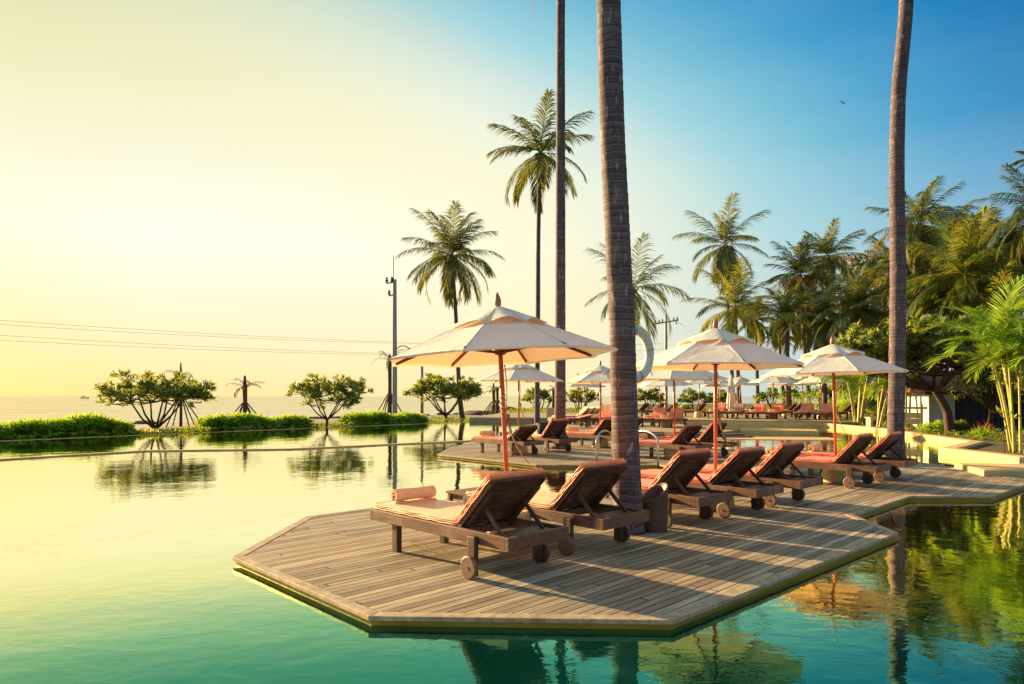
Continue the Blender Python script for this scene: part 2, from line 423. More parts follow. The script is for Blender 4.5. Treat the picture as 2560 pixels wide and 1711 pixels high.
def m_water():
    m, t, out = newmat('pool_water')
    pos = t.node('ShaderNodeNewGeometry').outputs['Position']
    n1 = t.noise(t.mapping(pos, (1, 1, 1), (0, 0, radians(20))), 1.1, 3, .5, .3)
    n2 = t.noise(t.mapping(pos, (1, 2.0, 1), (0, 0, radians(12))), 4.2, 3, .55, .4)
    cal = t.maprange(t.noise(pos, .22, 2), .35, .65, .35, 1.0)
    h = t.math('ADD', t.math('MULTIPLY', n1, 1.0), t.math('MULTIPLY', t.math('MULTIPLY', n2, .26), cal))
    nb = t.bump(h, .24, .03)
    big = t.noise(pos, .35, 3)
    body = t.mix(t.maprange(big, .3, .7), (.001, .030, .020, 1), (.003, .060, .045, 1))
    # pool floor joints
    s = t.node('ShaderNodeSeparateXYZ'); t.l.new(t.mapping(pos, (1,1,1), (0,0,radians(-45))), s.inputs[0])
    j = t.math('ABSOLUTE', t.math('SUBTRACT', t.math('FRACT', t.math('DIVIDE', s.outputs[0], 3.2)), .5))
    body = t.mix(t.maprange(j, .47, .5, 0, .35), body, (.02, .11, .08, 1))
    df = t.node('ShaderNodeBsdfDiffuse'); t.put(df.inputs[0], body)
    gl = t.node('ShaderNodeBsdfGlossy'); gl.inputs['Roughness'].default_value = 0.004; t.put(gl.inputs['Normal'], nb)
    gl.inputs[0].default_value = (1, .98, .66, 1)
    lw = t.node('ShaderNodeLayerWeight'); lw.inputs[0].default_value = .5; t.put(lw.inputs['Normal'], nb)
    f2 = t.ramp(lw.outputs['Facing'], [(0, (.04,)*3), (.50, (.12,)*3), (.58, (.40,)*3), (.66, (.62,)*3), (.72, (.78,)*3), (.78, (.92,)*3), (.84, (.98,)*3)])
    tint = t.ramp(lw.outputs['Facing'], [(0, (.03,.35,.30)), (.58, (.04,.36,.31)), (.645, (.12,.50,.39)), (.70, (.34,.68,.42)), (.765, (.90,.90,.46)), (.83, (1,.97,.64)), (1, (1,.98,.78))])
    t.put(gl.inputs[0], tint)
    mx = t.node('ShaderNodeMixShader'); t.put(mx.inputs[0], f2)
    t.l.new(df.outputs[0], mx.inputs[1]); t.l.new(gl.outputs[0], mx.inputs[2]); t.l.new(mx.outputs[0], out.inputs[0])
    return m
M['water'] = m_water()
def m_sea():
    m, t, out = newmat('sea_water')
    pos = t.node('ShaderNodeNewGeometry').outputs['Position']
    n1 = t.noise(t.mapping(pos, (.25, 1, 1), (0, 0, radians(38))), .9, 5, .6, .3)
    n2 = t.noise(t.mapping(pos, (.12, .5, 1), (0, 0, radians(38))), .3, 4, .6)
    nb = t.bump(t.math('ADD', n1, n2), .6, .12)
    col = t.mix(t.maprange(n1, .38, .65), (.16, .20, .15, 1), (.55, .50, .34, 1))
    df = t.node('ShaderNodeBsdfDiffuse'); t.put(df.inputs[0], col)
    gl = t.node('ShaderNodeBsdfGlossy'); gl.inputs['Roughness'].default_value = .12; t.put(gl.inputs['Normal'], nb); gl.inputs[0].default_value = (.95, .92, .78, 1)
    mx = t.node('ShaderNodeMixShader'); t.put(mx.inputs[0], t.maprange(n2, .3, .7, .62, .85))
    t.l.new(df.outputs[0], mx.inputs[1]); t.l.new(gl.outputs[0], mx.inputs[2]); t.l.new(mx.outputs[0], out.inputs[0])
    return m
M['sea'] = m_sea()
def m_roof():
    m, t, out = newmat('red_roof_tiles')
    br = t.node('ShaderNodeTexBrick'); t.put(br.inputs['Vector'], t.mapping(coords(t), (1, 1, 1)))
    br.inputs['Scale'].default_value = 3.2; br.inputs['Color1'].default_value = (.20,.055,.045,1); br.inputs['Color2'].default_value = (.29,.10,.075,1)
    br.inputs['Mortar'].default_value = (.06,.02,.02,1); br.inputs['Mortar Size'].default_value = .04; br.inputs['Row Height'].default_value = .3
    principled(t, out, br.outputs[0], .7, t.bump(br.outputs['Fac'], -.6, .02), .3)
    return m
M['roof'] = m_roof()
G = {}
G['coco'] = m_leaf('coconut_leaf', [(0,(.015,.045,.025)), (.45,(.035,.085,.035)), (.8,(.09,.14,.03)), (.93,(.34,.28,.05)), (1,(.36,.22,.08))], .28, (.5,.5,.06))
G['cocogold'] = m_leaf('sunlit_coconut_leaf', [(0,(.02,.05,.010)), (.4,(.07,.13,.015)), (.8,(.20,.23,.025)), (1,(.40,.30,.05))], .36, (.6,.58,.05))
G['dead'] = m_leaf('dry_palm_leaf', [(0,(.13,.07,.045)), (.5,(.26,.15,.09)), (1,(.40,.27,.15))], .3, (.6,.35,.15))
G['areca'] = m_leaf('areca_leaf', [(0,(.07,.16,.014)), (.5,(.20,.38,.025)), (1,(.40,.42,.04))], .36, (.5,.66,.05))
G['frang'] = m_leaf('frangipani_leaf', [(0,(.03,.065,.012)), (.5,(.09,.15,.02)), (1,(.22,.27,.035))], .38, (.6,.65,.06))
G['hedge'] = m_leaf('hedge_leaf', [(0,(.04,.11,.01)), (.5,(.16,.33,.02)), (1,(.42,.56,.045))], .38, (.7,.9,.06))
G['darktree'] = m_leaf('dark_tree_leaf', [(0,(.03,.05,.018)), (.5,(.09,.11,.035)), (1,(.22,.21,.06))], .3, (.45,.4,.08))
G['red'] = m_leaf('red_leaf', [(0,(.16,.02,.03)), (.5,(.3,.05,.05)), (1,(.35,.35,.06))], .3)
G['grass'] = m_leaf('ground_cover_leaf', [(0,(.09,.16,.012)), (1,(.40,.50,.05))], .35, (.6,.7,.06))

# ------------------------------------------------------------------ setting: ground, sea, pool
DIR = (.622, .783); NRM = (.783, -.622)      # along the shore; towards the resort
def shore(n_off, along): return (NRM[0]*n_off + DIR[0]*along, NRM[1]*n_off + DIR[1]*along)
POOL_N, SHORE_N = -28.7, -48.3
def sheet(name, pts, z, mat, kind='structure'):
    mb = MB(); mb.v = [(p[0], p[1], z) for p in pts]; mb.face(list(range(len(pts))))
    o = mb.build(name, mat); o['kind'] = kind
    if o.data.polygons[0].normal.z < 0: o.data.flip_normals()
    return o
sheet('sea', [(-9000,-200), (9000,-200), (9000,12000), (-9000,12000)], -1.5, M['sea'])
land = [shore(SHORE_N, -400)]
for i in range(-10, 80):
    a = i*4.0; land.append(shore(SHORE_N + .9*sin(a*.31) + .5*sin(a*.9+1), a))
land += [shore(SHORE_N, 800), shore(900, 800), shore(900, -400)]
g = MB(); g.prism(land, -3.0, -.35); o = g.build('ground', M['soil']); o['kind'] = 'structure'
sheet('beach_path', [shore(-36, -60), shore(-36, 90), shore(-46.6, 90), shore(-46.6, -60)], -.342, M['road'])
pool_left = [(-4, -30), (20, -30), (40, -10), (30, 45), (2, 45)]
e0 = gp(0, 1103, -.06); e1 = gp(503, 1082, -.06); e2 = gp(1000, 1062, -.06); e3 = gp(1390, 1046, -.06)
far = (e0[0]-DIR[0]*45, e0[1]-DIR[1]*45)
WPOLY = [far, e0, e1, e2, e3, (4, 49), (30, 49), (60, 20), (60, -30), (far[0], -30)]
WZ = -.07
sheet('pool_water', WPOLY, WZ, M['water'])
# infinity edge lip and outer wall
def ribbon(mb, pts, width, z0, z1, side=1):
    """wall of given width along a polyline"""
    n = len(pts); L_ = []
    for i in range(n):
        a = pts[max(i-1, 0)]; b = pts[min(i+1, n-1)]
        d = vnorm((b[0]-a[0], b[1]-a[1], 0)); k = 1.0
        if 0 < i < n-1:
            d1 = vnorm((pts[i][0]-a[0], pts[i][1]-a[1], 0)); k = 1/max(.35, abs(vdot(d1, d)))
        L_.append((pts[i][0]-d[1]*width*side*k, pts[i][1]+d[0]*width*side*k))
    for i in range(n-1):
        q4 = [pts[i], pts[i+1], L_[i+1], L_[i]]
        o = len(mb.v)
        mb.v += [(p[0], p[1], z0) for p in q4] + [(p[0], p[1], z1) for p in q4]
        mb.face((o+3,o+2,o+1,o)); mb.face((o+4,o+5,o+6,o+7)); mb.face((o,o+1,o+5,o+4)); mb.face((o+2,o+3,o+7,o+6))
        if i == 0: mb.face((o+3,o,o+4,o+7))
        if i == n-2: mb.face((o+1,o+2,o+6,o+5))
mb = MB(); ribbon(mb, [far, e0, e1, e2, e3, (4, 49)], .18, -1.2, WZ+.012)
tag(mb.build('infinity_edge', M['stone'], bevel=.01), 'low infinity edge along the seaward side of the pool', 'pool edge')
d0 = gp(-200, 1162, WZ); dpts = [d0, gp(0,1151,WZ), gp(362,1129.5,WZ), gp(725,1125,WZ), gp(1000,1112,WZ), gp(1195,1103,WZ)]
dpts = [(d0[0]-8, d0[1]-6)] + dpts
mb = MB(); ribbon(mb, dpts, .16, -.6, WZ+.035)
tag(mb.build('pool_divider', M['stone'], bevel=.012), 'thin stone overflow lip crossing the left side of the pool', 'pool divider')

# ------------------------------------------------------------------ decks
def inset(poly, d):
    n = len(poly); res = []
    area = sum(poly[i][0]*poly[(i+1) % n][1]-poly[(i+1) % n][0]*poly[i][1] for i in range(n))
    sg = 1 if area > 0 else -1
    for i in range(n):
        a, b, c = poly[i-1], poly[i], poly[(i+1) % n]
        d1 = vnorm((b[0]-a[0], b[1]-a[1], 0)); d2 = vnorm((c[0]-b[0], c[1]-b[1], 0))
        n1 = (-d1[1]*sg, d1[0]*sg); n2 = (-d2[1]*sg, d2[0]*sg)
        k = d/max(.2, 1 + n1[0]*n2[0]+n1[1]*n2[1])
        res.append((b[0]+(n1[0]+n2[0])*k, b[1]+(n1[1]+n2[1])*k))
    return res
V = [gp(584,1393), gp(925,1541), gp(1681,1551), gp(2243,1332), gp(2131,1288), gp(2272,1241), gp(2480,1241), gp(2593,1201), gp(2461,1187),
     gp(2384,1169), gp(2248,1148), gp(2040,1133), gp(1860,1128), (5.2,21.0), (3.6,23.0), (.27,22.8), (-1.3,21.8), (-1.76,20.3), (-1.92,17.5),
     (.535,14.9), (3.2,14.9), (3.6,14.2), (3.0,12.9), (.8,10.0), (-1.1,9.9), (-2.55,8.48)]
def deck(name, poly, z, wallmat, mat, board=.092, wz=-.5):
    root = MB(); ip = inset(poly, board)
    root.v = [(p[0], p[1], z) for p in ip]; root.face(list(range(len(ip))))
    o = root.build(name, mat); o['kind'] = 'structure'
    if o.data.polygons[0].normal.z < 0: o.data.flip_normals()
    mb = MB(); n = len(poly); op = inset(poly, -.012)
    ip2 = inset(poly, board-.006)
    for i in range(n):
        j = (i+1) % n
        # shrink each board slightly at the mitres so joints show
        def sh(a, b, k): return (a[0]+(b[0]-a[0])*k, a[1]+(b[1]-a[1])*k)
        ln = max(.3, vlen((op[j][0]-op[i][0], op[j][1]-op[i][1], 0))); k = .0022/ln
        a, b = sh(op[i], op[j], k), sh(op[j], op[i], k); c, d = sh(ip2[j], ip2[i], k), sh(ip2[i], ip2[j], k)
        q4 = [a, b, c, d]; o2 = len(mb.v)
        mb.v += [(p[0], p[1], z-.028) for p in q4] + [(p[0], p[1], z+.004) for p in q4]
        for f in ((3,2,1,0),(4,5,6,7),(0,1,5,4),(1,2,6,5),(2,3,7,6),(3,0,4,7)): mb.face([o2+x for x in f])
    e = mb.build('edging_board', M['edge'], o, bevel=.003)
    wl = MB(); wp = inset(poly, .015)
    for i in range(n):
        j = (i+1) % n; o2 = len(wl.v)
        wl.v += [(wp[i][0],wp[i][1],wz), (wp[j][0],wp[j][1],wz), (wp[j][0],wp[j][1],z-.028), (wp[i][0],wp[i][1],z-.028)]
        wl.face((o2,o2+1,o2+2,o2+3))
    wl.build('side_wall', wallmat, o)
    return o
deck('pool_deck', V, 0, M['stonewall'], M['deck'])
T3 = [(.64,33.4), (.70,30.2), (1.15,27.0), (8.4,26.8), (9.4,28.4), (9.4,33), (7,36), (2,36)]
mb = MB(); mb.prism(T3, -.5, .10); o = mb.build('upper_terrace', M['pave'], bevel=.02); o['kind'] = 'structure'
FARP = [(-2.6,41.5), (2,40.6), (9.7,38.1), (15.9,34.9), (17.5,34.5), (26,48), (24,58), (0,58)]
mb = MB(); mb.prism(FARP, -.5, .20); o = mb.build('far_terrace', M['pave'], bevel=.02); o['kind'] = 'structure'
# coping walls on the right
mb = MB(); ribbon(mb, [(9.7,38.1), (15.9,34.8), (15.75,29.0), (13.96,20.8), (11.43,18.25), (11.47,15.4), (14.5,14.6), (20, 13.5)], .42, -.6, .125, side=1)
tag(mb.build('coping_wall', M['stone'], bevel=.04), 'yellow stone coping wall zigzagging along the right side of the pool', 'pool wall')
mb = MB(); mb.prism([gp(2385,1158,.1), (8.87,12.8), (13.5,11.6), (14.2,13.4)], -.3, .11)
tag(mb.build('stepping_slab', M['stone'], bevel=.015), 'flat sandstone slab step beside the right end of the deck', 'stone slab')
GARD = [(17.4,34.4), (16.25,34.7), (16.12,28.9), (14.3,20.6), (11.8,18.1), (11.84,15.75), (14.6,15.0), (20,14.0), (60,8), (150,60), (60,140), (16,120), (22,59), (24.2,58.2), (26.2,48)]
mb = MB(); mb.prism(GARD, -.5, .05); o = mb.build('garden_ground', M['soil']); o['kind'] = 'structure'
# small cream steps in the water beside the upper terrace
for (c, d, rz, lab) in (((11.2,28.6,-.03), (3.0,1.7,.26), -.35, 'raised cream stone block standing in the water beside the upper terrace'),
                        ((9.6,25.2,-.085), (4.6,1.6,.07), -.1, 'low wet cream step just above the water in front of the stone block'),):
    mb = MB(); mb.box(c, d, rz); tag(mb.build('stone_step', M['stone'], bevel=.02), lab, 'stone step')
for k, (c, d, lab) in enumerate((((5.4,26.3,.0), (7.0,.55,.1), 'long dark slab step along the front of the upper terrace'),
                                 ((6.9,26.0,-.045), (4.2,1.0,.08), 'short dark slab step lowest in front of the upper terrace'))):
    mb = MB(); mb.box(c, d, 0); tag(mb.build('slab_step', M['pot'], bevel=.015), lab, 'slab step')

# ------------------------------------------------------------------ lounger
def cushion(lx, ly, t_, nx=26, ny=14):
    mb = MB()
    us = [sin(pi/2*(-1+2*i/nx)) for i in range(nx+1)]; vs = [sin(pi/2*(-1+2*j/ny)) for j in range(ny+1)]
    ph = U(0, 6)
    for sgn in (1, -1):
        o = len(mb.v)
        for u in us:
            for v in vs:
                f = max(0, (1-abs(u)**9)*(1-abs(v)**9))**.5
                z = sgn*t_/2*f*(1 + (.05*sin(u*7+ph)*sin(v*4+ph) if sgn > 0 else 0))
                wob = .004*sin(u*9+ph)+.003*sin(v*13+ph)
                mb.v.append((u*lx/2*(1-.012*(1-f)) , v*ly/2 + wob*(abs(v) > .9), z))
        W = ny+1
        for i in range(nx):
            for j in range(ny):
                a = (o+i*W+j, o+(i+1)*W+j, o+(i+1)*W+j+1, o+i*W+j+1)
                mb.face(a if sgn > 0 else a[::-1])
    for zz in (t_*.30, -t_*.30):
        pts = []; rr = .05; hx, hy = lx/2-.004, ly/2-.004
        for cx, cy, a0 in ((hx-rr, hy-rr, 0), (-hx+rr, hy-rr, 90), (-hx+rr, -hy+rr, 180), (hx-rr, -hy+rr, 270)):
            for k in range(5):
                a = radians(a0+k*22.5); pts.append((cx+rr*cos(a), cy+rr*sin(a), zz))
        # densify with slight waviness
        dp = []
        for i in range(len(pts)):
            a, b = pts[i], pts[(i+1) % len(pts)]; l = vlen(vsub(b, a)); k = max(1, int(l/.06))
            for q_ in range(k):
                p = vadd(a, vmul(vsub(b, a), q_/k)); dp.append((p[0], p[1], p[2]+.003*sin(len(dp)*1.7)))
        dp.append(dp[0]); mb.tube(dp, .006, 6, False)
    return mb
LW = .72
lounger_cache = {}
def make_lounger(angle=46, cm='cush_red', seatm=None):
    seatm = seatm or cm
    root = empty('sun_lounger')
    fr = MB()
    for s_ in (-1, 1):
        fr.box((0, s_*(LW/2-.02), .325), (2.0-.088, .04, .105))
    fr.box((-1+.022, 0, .325), (.043, LW, .105)); fr.box((1-.022, 0, .325), (.043, LW+.004, .105))
    fr.box((.80, 0, .34), (.26, LW-.086, .022))
    fr.box((.30, 0, .315), (.05, LW-.086, .07))
    fr.build('frame', M['wood'], root, bevel=.005)
    sl_ = MB()
    for i in range(14): sl_.box((-.9+i*.088, 0, .372-.012), (.07, LW-.086, .018))
    sl_.build('seat_slats', M['woody'], root)
    for sx, sy in ((-.63,-1), (-.63,1), (.60,-1), (.60,1)):
        lg = MB()
        if sx < 0: lg.box((0, 0, .165), (.09, .058, .33))
        else: lg.box((0, 0, .18), (.095, .05, .33))
        lg.build('leg', M['woodz'], root, (sx, sy*(LW/2-(.07 if sx < 0 else -.028)), 0), bevel=.008)
    for sy in (-1, 1):
        wh = MB(); pr = [(.004,-.021), (.085,-.021), (.095,-.014), (.095,.014), (.085,.021), (.004,.021)]
        wh.lathe(pr, 28, close=True)
        wo = wh.build('wheel', M['wheel'], root, (.60+.012, sy*(LW/2+.078), .095), (pi/2, 0, 0), bevel=.002)
        hb = MB(); hb.lathe([(.011,-.027), (.011,.027)], 10, close=True); hb.build('hub', M['steel'], wo)
    # backrest, local x along the back from the hinge
    a = radians(angle); hx, hz, BL = .34, .375, .61
    bk = MB(); n = 8
    for i in range(n-1): bk.box((.025+.033+i*.0625, 0, .0), (.048, LW-.12, .024))
    bk.box((BL-.075, 0, .002), (.14, LW-.10, .026))
    for s_ in (-1, 1): bk.box((.25, s_*(LW/2-.085), -.031), (.50, .045, .038))
    for s_ in (-1, 1): bk.box((.29, s_*(LW/2-.045), -.006), (.58, .028, .03))
    back = bk.build('backrest', M['woody'], root, (hx, 0, hz), (0, -a, 0), bevel=.004)
    hd = MB(); hd.lathe([(.022,0), (.022,.004)], 16, close=True)
    for v_ in range(len(hd.v)): hd.v[v_] = (hd.v[v_][0]*.5, hd.v[v_][1]*1.9, hd.v[v_][2])
    hd.build('hand_hole', M['darkmetal'], back, (BL-.075, 0, -.016))
    bc = cushion(BL+.04, LW-.05, .065)
    bc.build('back_cushion', M[cm], root, (hx+cos(a)*(BL/2+.0)-sin(a)*.045, 0, hz+sin(a)*(BL/2)+cos(a)*.045), (0, -a, 0), smooth=True)
    sc_ = cushion(1.33, LW-.05, .06)
    sc_.build('seat_cushion', M[seatm], root, (-.34, 0, .405), (0, 0, 0), smooth=True)
    for s_ in (-1, 1):
        st = MB(); p0 = (hx+cos(a)*.31+sin(a)*.03, s_*(LW/2-.125), hz+sin(a)*.31-cos(a)*.045); p1 = (.80, s_*(LW/2-.115), .35)
        st.beam(p0, p1, .022, .034); st.build('strut', M['woodz'], root, bevel=.002)
    return root
HD = (.695, -.719)
HANG = atan2(HD[1], HD[0])
LBL = []
def lounger(cx, cy, z=0, ang=HANG, key=(46, 'cush_red', None), label=None, group='wooden sun loungers with orange cushions'):
    if key not in lounger_cache:
        o = make_lounger(*key); lounger_cache[key] = o
    else: o = copy_tree(lounger_cache[key])
    o.location = (cx, cy, z); o.rotation_euler = (0, 0, ang + U(-.012, .012))
    tag(o, label, 'sun lounger', group)
    return (cx, cy, z, ang)
def from_nr(px, py, zc=.272):
    X, Y = gp(px, py, zc)
    # near rear corner is local (1, -LW/2); back off to the centre
    ux, uy = HD; vx, vy = -HD[1], HD[0]
    return X - ux + vx*LW/2, Y - uy + vy*LW/2
def towel_mesh(r=.068, L_=.46, spiral=2.4):
    mb = MB(); n = 64; prof = []
    for i in range(n+1):
        th = i/n*2*pi*spiral; rr = r*(.25+.75*i/n); prof.append((rr*cos(th), rr*sin(th)))
    th0 = 2*pi*spiral
    # tail lying flat
    prof += [(r*1.0+.0, -r*.35), (r*1.02, -r*.85), (r*1.5, -r*.97)] if False else []
    segs = 12; o = len(mb.v)
    outer = [(p[0], p[1]) for p in prof]; th_ = .008
    for layer in (0, 1):
        for (x, zz) in outer:
            l = sqrt(x*x+zz*zz); k = (l-th_*layer)/l
            for s_ in range(segs+1):
                y = -L_/2+L_*s_/segs
                bul = 1+.03*sin(s_*.8+x*20)
                mb.v.append((x*k*bul, y, zz*k*bul))
    W = segs+1; N = len(outer)
    for layer in (0, 1):
        for i in range(N-1):
            for s_ in range(segs):
                b = o+layer*N*W
                a = (b+i*W+s_, b+i*W+s_+1, b+(i+1)*W+s_+1, b+(i+1)*W+s_)
                mb.face(a if layer else a[::-1])
    for i in range(N-1):
        for s_ in (0, segs):
            mb.face((o+i*W+s_, o+(i+1)*W+s_, o+N*W+(i+1)*W+s_, o+N*W+i*W+s_))
    # loose end under the roll
    for k in range(2):
        mb.box((.028+.012*k, -.01, -r-.0015+.009*k), (.13-.02*k, L_*(.97-.02*k), .007))
    return mb
tw_proto = {}
def towel(lp, label, dx=-.80, dy=0.03, mat='towel', group='rolled towels on the loungers', s=1.0, rz=0.0):
    cx, cy, z, ang = lp
    if mat not in tw_proto:
        o = towel_mesh().build('rolled_towel', M[mat], smooth=True); tw_proto[mat] = o
    else:
        o = tw_proto[mat].copy(); COL.objects.link(o)
    o.location = (cx+cos(ang)*dx-sin(ang)*dy, cy+sin(ang)*dx+cos(ang)*dy, z+.436+.071*s)
    o.rotation_euler = (0, 0, ang+rz+U(-.05,.05)); o.scale = (s, s*U(.95,1.05), s)
    tag(o, label, 'towel', group)

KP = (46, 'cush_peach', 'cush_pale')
KR = (46, 'cush_red', None)
rows = [((1271,1381), (45, 'cush_peach', 'cush_pale'), 'nearest lounger, pale peach cushion and rolled towel, at the deck tip'),
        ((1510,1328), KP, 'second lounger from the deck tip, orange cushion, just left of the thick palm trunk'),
        ((1751,1269), (47, 'cush_red', None), 'lounger directly right of the slanted brown clay bin'),
        ((1894,1247), (44, 'cush_red', None), 'lounger under the large middle umbrella, its dark slatted back towards us'),
        ((2004,1224), KR, 'lounger right of the middle umbrella, third to the right of the clay bin'),
        ((2191,1184), (48, 'cush_red', None), 'lounger with seat over the cream base of the right umbrella, rolled towel at its foot'),
        ((2263,1170), (45, 'cush_red', None), 'last lounger of the front row, raised back against the right palm trunk')]
LP = []
for (px, py), key, lab in rows:
    cx, cy = from_nr(px, py); LP.append(lounger(cx, cy, key=key, label=lab))
towel(LP[0], 'large rolled peach towel on the nearest lounger')
towel(LP[2], 'rolled towel on the lounger right of the clay bin', -.8, .05)
towel(LP[5], 'rolled towel on the lounger at the right umbrella base', -.82, -.02)
towel(LP[6], 'rolled towel on the last lounger of the front row', -.7, .05)
mid = [((1310,1116), (34, 'cush_brown', 'cush_peach'), 'low reclined lounger at the left tip of the middle deck'),
       ((1399,1109), (50, 'cush_peach', 'cush_pale'), 'second lounger on the middle deck, steep brown back beside the slim trunk'),
       ((1528,1100), (47, 'cush_red', None), 'middle deck lounger half hidden by the left edge of the thick trunk'),
       ((1592,1095), KR, 'middle deck lounger whose dark back peeks out right of the thick trunk'),
       ((1739,1127), (44, 'cush_red', None), 'middle deck lounger between the ladder and the middle umbrella pole'),
       ((1807,1120), (48, 'cush_red', None), 'middle deck lounger just behind the middle umbrella pole')]
MP = []
for (px, py), key, lab in mid:
    cx, cy = from_nr(px, py); MP.append(lounger(cx, cy, key=key, label=lab))
towel(MP[0], 'rolled towel on the low reclined lounger of the middle deck')
towel(MP[2], 'pink rolled towel left of the thick trunk on the middle deck', -.78)
towel(MP[3], 'rolled towel beside the lounger back left of the thick trunk', -.75)
towel(MP[4], 'rolled towel right behind the right ladder rail', -.78)
towel(MP[5], 'rolled towel on the middle deck lounger left of the far red pole', -.78)
# upper terrace loungers (z .10), heads away from us
def away(px, Y, hx=.5, hy=.866): return atan2(hy, hx)
def at(px, Y): return ((px-HX)/F*Y, Y)
AW = atan2(.80, .60)
third = [(1655, 29.9, 'upper terrace lounger with bright orange back right of the red pole'),
         (1612, 30.6, 'upper terrace lounger just right of the thick trunk, orange back'),
         (1478, 31.2, 'upper terrace lounger left of the thick trunk, orange back facing us')]
for px, Y, lab in third:
    x, y = at(px, Y); lp = lounger(x+.6, y+.8, .10, AW, KR, lab, 'loungers on the upper terrace')
    towel(lp, 'flat cream towel on the '+lab.split(',')[0].replace('upper terrace ', ''), -.72, 0, 'towelcream', 'cream towels on the terrace loungers', .8)
x, y = at(1385, 30.4)
lounger(x+.8, y+.5, .10, atan2(.2,1), (12, 'cush_red', None), 'flat lounger on the upper terrace behind the slim palm trunk', 'loungers on the upper terrace')
for k, (px, lab) in enumerate(((1432, 'leftmost of three side-on striped backs behind the terrace umbrella'), (1447, 'middle of three side-on backs behind the terrace umbrella'), (1461, 'rightmost of three side-on backs behind the terrace umbrella'))):
    x, y = at(px, 34.2); lounger(x, y, .10, atan2(.25, .97), (46, 'cush_pale', None), lab, 'loungers on the upper terrace')
# far terrace loungers (z .20)
farl = [(1790, 39.6, AW, KR, 'orange', 'far terrace lounger immediately right of the middle umbrella pole'),
        (1838, 39.2, AW, (46,'cush_brown',None), 'brown', 'brownish backed far terrace lounger in front of the closed umbrella'),
        (1891, 38.7, AW, (44, 'cush_red', None), 'orange', 'far terrace lounger, orange back, right of the closed umbrella'),
        (1938, 38.3, AW, KR, 'orange', 'bright orange far terrace lounger over a round umbrella base'),
        (2013, 37.6, AW, (48, 'cush_red', None), 'orange', 'far terrace lounger, orange back, left of a small white table'),
        (2064, 37.0, AW, KR, 'orange', 'far terrace lounger, orange back, just left of the right umbrella pole')]
for px, Y, an, key, c_, lab in farl:
    x, y = at(px, Y); lp = lounger(x+.3, y+.8, .20, an, key, lab, 'loungers on the far terrace')
    towel(lp, 'flat cream towel on the lounger '+{1790:'right of the middle umbrella pole',1838:'with the brown back',1891:'right of the closed umbrella',1938:'over a round umbrella base',2013:'left of the small white table',2064:'left of the right umbrella pole'}[px], -.72, 0, 'towelcream', 'cream towels on the terrace loungers', .8)
for px, Y, lab in ((1880, 43, 'dark backed lounger facing the sea behind the closed umbrella'), (1975, 42.5, 'dark backed lounger facing the sea, left of a pair'),
                   (1990, 42.2, 'dark backed lounger facing the sea, right of a pair'), (2068, 42, 'dark backed lounger hidden behind an orange one'),
                   (2113, 39.0, 'dark backed lounger at the garden end of the far terrace'), (2127, 38.6, 'last dark backed lounger beside the palms'),
                   (1605, 44, 'dark backed lounger just right of the thick trunk at the far terrace end'), (1645, 45, 'dark backed lounger under the hazy umbrella'),
                   (1678, 44.6, 'dark backed lounger partly behind the far umbrella pole'), (1748, 43, 'side-on dark lounger in front of the round bush')):
    x, y = at(px, Y); lounger(x-.3, y+.3, .20, HANG+.15, (46, 'cush_brown', 'cush_red'), lab, 'loungers on the far terrace')

